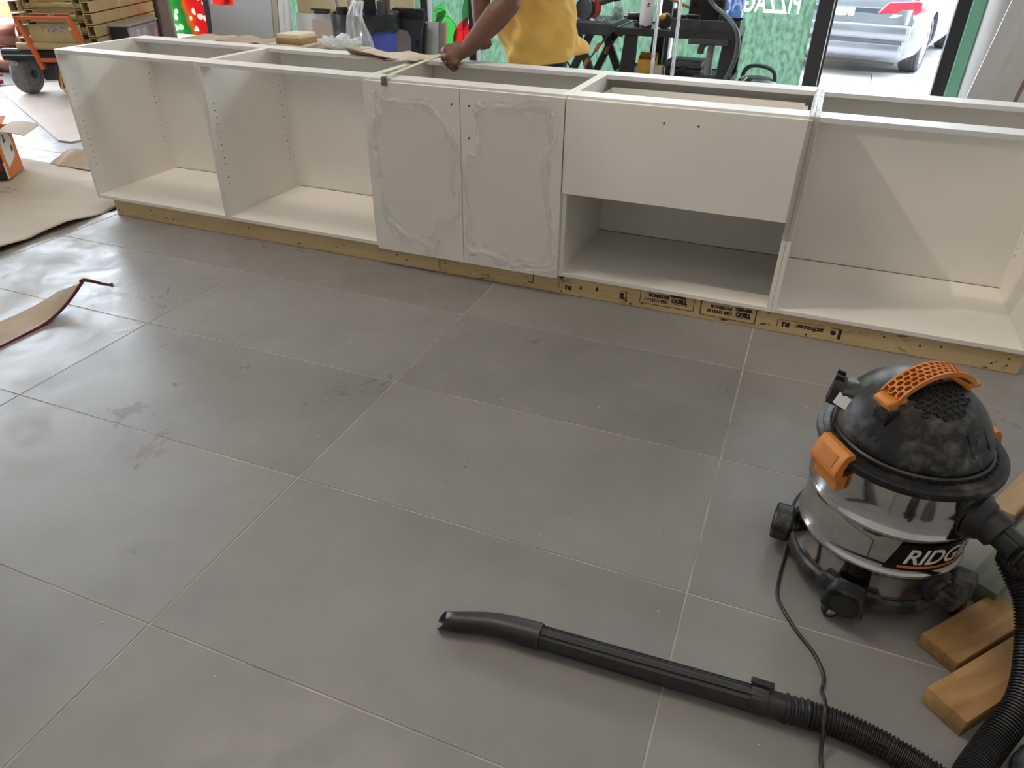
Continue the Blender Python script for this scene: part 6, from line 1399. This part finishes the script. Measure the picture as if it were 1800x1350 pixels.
for a in ((-0.24, 0.24, -0.15, -0.138, 0, 0.085), (-0.24, 0.24, 0.128, 0.14, 0, 0.085), (-0.24, -0.228, -0.138, 0.128, 0, 0.085), (0.228, 0.24, -0.138, 0.128, 0, 0.085), (-0.03, -0.02, -0.138, 0.128, 0, 0.07), (-0.228, 0.228, -0.138, 0.128, 0, 0.01)): box(bm, *a, bev=0.002)
obj('tray', bm, BLUEBL, t); obj('front_gap', BX(-0.032, -0.004, -0.1535, -0.1505, 0, 0.075), BLACKP, t)
bm = bmesh.new(); tube(bm, [(-0.15, -0.07, 0.06), (-0.15, -0.07, 0.105), (-0.06, -0.07, 0.105), (-0.06, -0.07, 0.06)], 0.008, n=10); tube(bm, [(0.08, -0.06, 0.06), (0.08, -0.06, 0.105), (0.16, -0.06, 0.105), (0.16, -0.06, 0.06)], 0.008, n=10); obj('lift_handles', bm, DGREY, t, smooth=40)
t = thing('tool_bag', 'black tool bag standing in the dark grey tray', 'bag', (2.76, 3.19, SZ + 0.011))
bm = BX(-0.13, 0.13, -0.06, 0.075, 0, 0.20, bev=0.02, seg=3)
for v in bm.verts: v.co.x += 0.02 * NZ(v.co.x * 9, v.co.z * 9) - 0.12 * (0.1 - v.co.z) * (v.co.x < 0) * 0.6; v.co.y += 0.012 * NZ(v.co.x * 12, v.co.z * 12, 2)
obj('bag_body', bm, mat('black_canvas', (0.012, 0.012, 0.015, 1), rough=0.8, bump=0.3, bscale=200), t, smooth=50)
bm = bmesh.new(); tube(bm, spline([(-0.08, -0.062, 0.15), (-0.10, -0.10, 0.20), (-0.06, -0.10, 0.26), (0.06, -0.10, 0.26), (0.10, -0.09, 0.20), (0.08, -0.062, 0.15)], 6), 0.008, n=8); obj('strap', bm, BLACKP, t, smooth=60)
t = thing('water_jug', 'translucent blue water jug behind the tool tray', 'jug', (2.93, 3.38, SZ))
bm = bmesh.new(); lathe(bm, [(0.06, 0), (0.066, 0.01), (0.068, 0.12), (0.062, 0.13), (0.068, 0.14), (0.068, 0.22), (0.03, 0.27), (0.025, 0.30)], n=32); obj('jug', bm, m_sheet('blue_clear_plastic', (0.10, 0.25, 0.75, 1), 0.35, gloss=0.2, rough=0.1), t, smooth=40)
bm = bmesh.new(); lathe(bm, [(0.027, 0.30), (0.028, 0.325), (0.024, 0.33)], n=20); obj('jug_cap', bm, WHITE, t, smooth=40)
t = thing('hammer', 'hammer with wooden handle lying across the utility cart', 'hammer', (2.46, 3.26, SZ + 0.18), math.radians(-8))
bm = bmesh.new(); tube(bm, [(-0.01, 0, 0.02), (0.10, 0, -0.02), (0.24, 0, -0.07)], [0.018, 0.014, 0.013], n=14); obj('handle', bm, m_wood('hammer_handle', (0.30, 0.18, 0.10, 1), (0.40, 0.26, 0.15, 1)), t, smooth=50)
bm = bmesh.new(); tube(bm, [(0.22, -0.06, -0.065), (0.22, 0.06, -0.065)], 0.022, n=14); obj('head', bm, BROWNB, t, smooth=40)
t = thing('caulk_roll', 'black roll with yellow centre on the utility cart behind the chrome tubes', 'roll', (2.475, 3.10, SZ + 0.052))
bm = bmesh.new(); lathe(bm, [(0.02, -0.04), (0.052, -0.04), (0.052, 0.04), (0.02, 0.04)], n=28, axis=axis_to((0, 1, 0))); obj('roll', bm, BLACKP, t, smooth=40)
bm = bmesh.new(); bmesh.ops.create_uvsphere(bm, u_segments=20, v_segments=12, radius=0.024, matrix=Matrix.Translation((-0.008, -0.045, 0.030))); obj('yellow_knob', bm, YELLOW, t, smooth=60)
obj('side_block', BX(0.055, 0.10, -0.04, 0.05, -0.052, 0.09, bev=0.006), BLACKP, t)
t = thing('drill_driver', 'small black cordless tool left of the white insulated bottle', 'drill', (2.245, 3.12, SZ), 0.4)
bm = bmesh.new(); tube(bm, [(-0.06, 0, 0.075), (0.05, 0, 0.075)], [0.026, 0.03], n=18); obj('motor', bm, BLACKP, t, smooth=40)
bm = bmesh.new(); bar(bm, (0.03, 0, 0.07), (0.04, 0, 0.02), 0.03, 0.036); obj('grip', bm, BLACKP, t); obj('battery', BX(0.0, 0.085, -0.035, 0.035, 0, 0.03, bev=0.005), DGREY, t)
bm = bmesh.new(); tube(bm, [(-0.06, 0, 0.075), (-0.09, 0, 0.075)], [0.018, 0.010], n=16); obj('chuck', bm, STEEL, t, smooth=40)
LZ = 0.455
t = thing('yellow_bin', 'yellow storage bin on the lower shelf of the utility cart', 'bin', (2.375, 3.12, LZ), 0.15)
bm = bmesh.new(); 
for a in ((-0.07, 0.07, -0.09, -0.083, 0, 0.10), (-0.07, 0.07, 0.083, 0.09, 0, 0.13), (-0.07, -0.063, -0.083, 0.083, 0, 0.12), (0.063, 0.07, -0.083, 0.083, 0, 0.12), (-0.063, 0.063, -0.083, 0.083, 0, 0.006)): box(bm, *a, bev=0.0015)
obj('bin', bm, YELLOW, t); obj('front_lip', BX(-0.074, 0.074, -0.096, -0.09, 0.088, 0.10, bev=0.001), YELLOW, t)
tag(obj('wood_block', BX(2.455, 2.515, 2.99, 3.06, LZ, LZ + 0.07, bev=0.003), mat('pale_block', (0.52, 0.44, 0.33, 1), rough=0.6, var=0.1)), 'pale wooden block beside the yellow bin on the lower shelf', 'block')
t = thing('tool_case', 'flat black tool case on the lower shelf of the utility cart', 'case', (2.66, 3.14, LZ))
obj('case_body', BX(-0.135, 0.135, -0.10, 0.13, 0, 0.055, bev=0.012, seg=2), BLACKP, t, smooth=40); obj('case_lid', BX(-0.135, 0.135, -0.10, 0.13, 0.058, 0.11, bev=0.014, seg=2), DGREY, t, smooth=40)
obj('case_latch', BX(-0.03, 0.03, -0.108, -0.10, 0.035, 0.075, bev=0.002), BLACKP, t)
t = thing('vacuum_attachment', 'grey floor nozzle with upright tube on the lower shelf', 'nozzle', (2.845, 3.02, LZ))
bm = bmesh.new(); tube(bm, [(0, 0, 0.02), (0.0, 0, 0.12), (0.005, 0, 0.245)], [0.032, 0.026, 0.026], n=20); obj('tube', bm, mat('mid_grey_plastic', (0.16, 0.165, 0.18, 1), rough=0.35), t, smooth=40)
bm = bmesh.new(); tube(bm, spline([(0.02, 0, 0.245), (-0.03, 0, 0.25), (-0.065, 0, 0.215), (-0.07, 0, 0.17)], 5), [0.024] * 16, n=14); obj('elbow', bm, BROWNB, t, smooth=50)
obj('floor_head', BX(-0.10, 0.08, -0.05, 0.05, 0, 0.03, bev=0.01, seg=2), DGREY, t, smooth=40)
t = thing('cable_rack', 'grey slotted plastic rack standing at the right of the lower shelf', 'rack', (2.955, 3.03, LZ))
bm = bmesh.new()
for x in (-0.035, 0.03): bar(bm, (x, 0, 0), (x + 0.03, 0, 0.25), 0.010, 0.012)
for k in range(7): bar(bm, (-0.035 + 0.004 * k, 0, 0.03 + 0.034 * k), (0.03 + 0.004 * k, 0, 0.03 + 0.034 * k), 0.008, 0.008)
obj('rack_frame', bm, LGREY, t)
bm = bmesh.new(); tube(bm, [(0.045 * math.cos(2 * PI * j / 20), -0.02, 0.05 + 0.045 * math.sin(2 * PI * j / 20)) for j in range(20)], 0.007, n=8, closed=True); obj('ring', bm, LGREY, t, smooth=60)
bm = bmesh.new(); tube(bm, spline([(2.74, 3.12, 1.00), (2.83, 3.05, 0.93), (2.93, 2.98, 0.875), (3.015, 2.91, 0.80), (3.045, 2.90, 0.70), (3.03, 2.90, 0.58), (2.99, 2.90, 0.44), (3.02, 2.92, 0.25), (3.10, 3.0, 0.20)], 8), 0.016, n=12); tag(obj('grey_hose', bm, mat('dark_grey_hose', (0.075, 0.08, 0.085, 1), rough=0.45), smooth=60), 'dark grey hose looping down the right end of the utility cart', 'hose')
t = thing('small_vacuum', 'small black and orange vacuum with arched handle right of the utility cart', 'vacuum cleaner', (3.20, 3.12, 0))
bm = bmesh.new(); lathe(bm, [(0.13, 0), (0.15, 0.02), (0.16, 0.38), (0.15, 0.40)], n=40); obj('tank', bm, DGREY, t, smooth=40)
bm = bmesh.new(); lathe(bm, [(0.155, 0.40), (0.155, 0.415), (0.135, 0.455), (0.09, 0.48), (0.02, 0.49)], n=40); obj('motor_lid', bm, BLACKP, t, smooth=40)
bm = bmesh.new(); lathe(bm, [(0.159, 0.405), (0.150, 0.428), (0.138, 0.452)], n=40, cap0=False, cap1=False)
for f_ in list(bm.faces):
    c = f_.calc_center_median()
    if not (c.y < -0.03 and c.x < 0.08): bm.faces.remove(f_)
o = obj('orange_panel', bm, mat('burnt_orange', (0.50, 0.09, 0.02, 1), rough=0.35), t, smooth=60); o.modifiers.new('t', 'SOLIDIFY').thickness = 0.004
bm = bmesh.new(); tube(bm, spline([(-0.11, 0, 0.46), (-0.10, 0, 0.52), (-0.05, 0, 0.555), (0.05, 0, 0.55), (0.11, 0, 0.515), (0.125, 0, 0.45)], 6), 0.014, n=12); obj('arched_handle', bm, DGREY, t, smooth=60)
bm = bmesh.new(); lathe(bm, [(0.022, 0), (0.022, 0.02), (0.012, 0.022)], n=18, c=(-0.085, -0.09, 0.475), axis=axis_to((-0.3, -0.9, 0.3))); obj('round_knob', bm, STEEL, t, smooth=40)
# chrome hand trolley standing in front of the cart
t = thing('hand_trolley', 'chrome tube hand trolley standing in front of the utility cart', 'trolley', (2.665, 2.2, 0))
for s in (-0.067, 0.067):
    bm = bmesh.new(); tube(bm, [(s, 0, 0.09), (s, 0, 1.10)], 0.0115, n=18); u_ = obj('upright', bm, CHROME, t, smooth=40)
    bm = bmesh.new(); tube(bm, [(s, 0, 0.60), (s, 0, 0.67)], 0.014, n=18); tube(bm, [(s, 0, 0.69), (s, 0, 0.71)], 0.0125, n=18); obj('sleeve', bm, STEEL, u_, smooth=40)
    bm = bmesh.new(); lathe(bm, [(0.02, -0.015), (0.068, -0.015), (0.07, 0), (0.068, 0.015), (0.02, 0.015)], n=28, c=(s * 2.1, 0.05, 0.07), axis=axis_to((1, 0, 0))); obj('wheel', bm, BLACKP, t, smooth=40)
bm = bmesh.new(); bar(bm, (-0.09, 0, 1.055), (0.09, 0, 1.055), 0.03, 0.045, bev=0.008); obj('top_bracket', bm, BLACKP, t)
bm = bmesh.new(); tube(bm, spline([(-0.067, 0, 1.10), (-0.06, 0, 1.14), (0, 0, 1.15), (0.06, 0, 1.14), (0.067, 0, 1.10)], 5), 0.012, n=14); obj('grip', bm, BLACKP, t, smooth=50)
bm = bmesh.new(); bar(bm, (-0.14, 0.05, 0.07), (0.14, 0.05, 0.07), 0.015, 0.015); bar(bm, (-0.067, 0, 0.30), (0.067, 0, 0.30), 0.02, 0.02); obj('axle', bm, STEEL, t)
obj('toe_plate', BX(-0.13, 0.13, -0.20, 0.0, 0.002, 0.008), STEEL, t); obj('back_plate', BX(-0.13, 0.13, -0.004, 0.004, 0.008, 0.12), STEEL, t)
tag(obj('paper_packet', BX(2.24, 2.33, 2.965, 3.03, LZ, LZ + 0.012, bev=0.002), mat('blue_white_packet', (0.35, 0.45, 0.68, 1), rough=0.5, var=0.5, scale=40, col2=(0.7, 0.7, 0.7, 1))), 'small blue and white packet on the lower shelf of the cart', 'packet')
# small grit on the tiles
bm = bmesh.new(); random.seed(12)
for k in range(60):
    x = random.uniform(1.2, 4.1); y = random.uniform(-2.2, -0.1); s = random.uniform(0.0008, 0.0022); box(bm, x - s, x + s * random.uniform(0.5, 1.5), y - s, y + s, 0.0003, 0.0008 + s * 0.4)
o = tag(obj('plaster_crumbs', bm, mat('plaster_crumb', (0.55, 0.53, 0.50, 1), rough=0.9)), 'scattered pale plaster crumbs on the grey tiles', 'debris', kind='stuff')
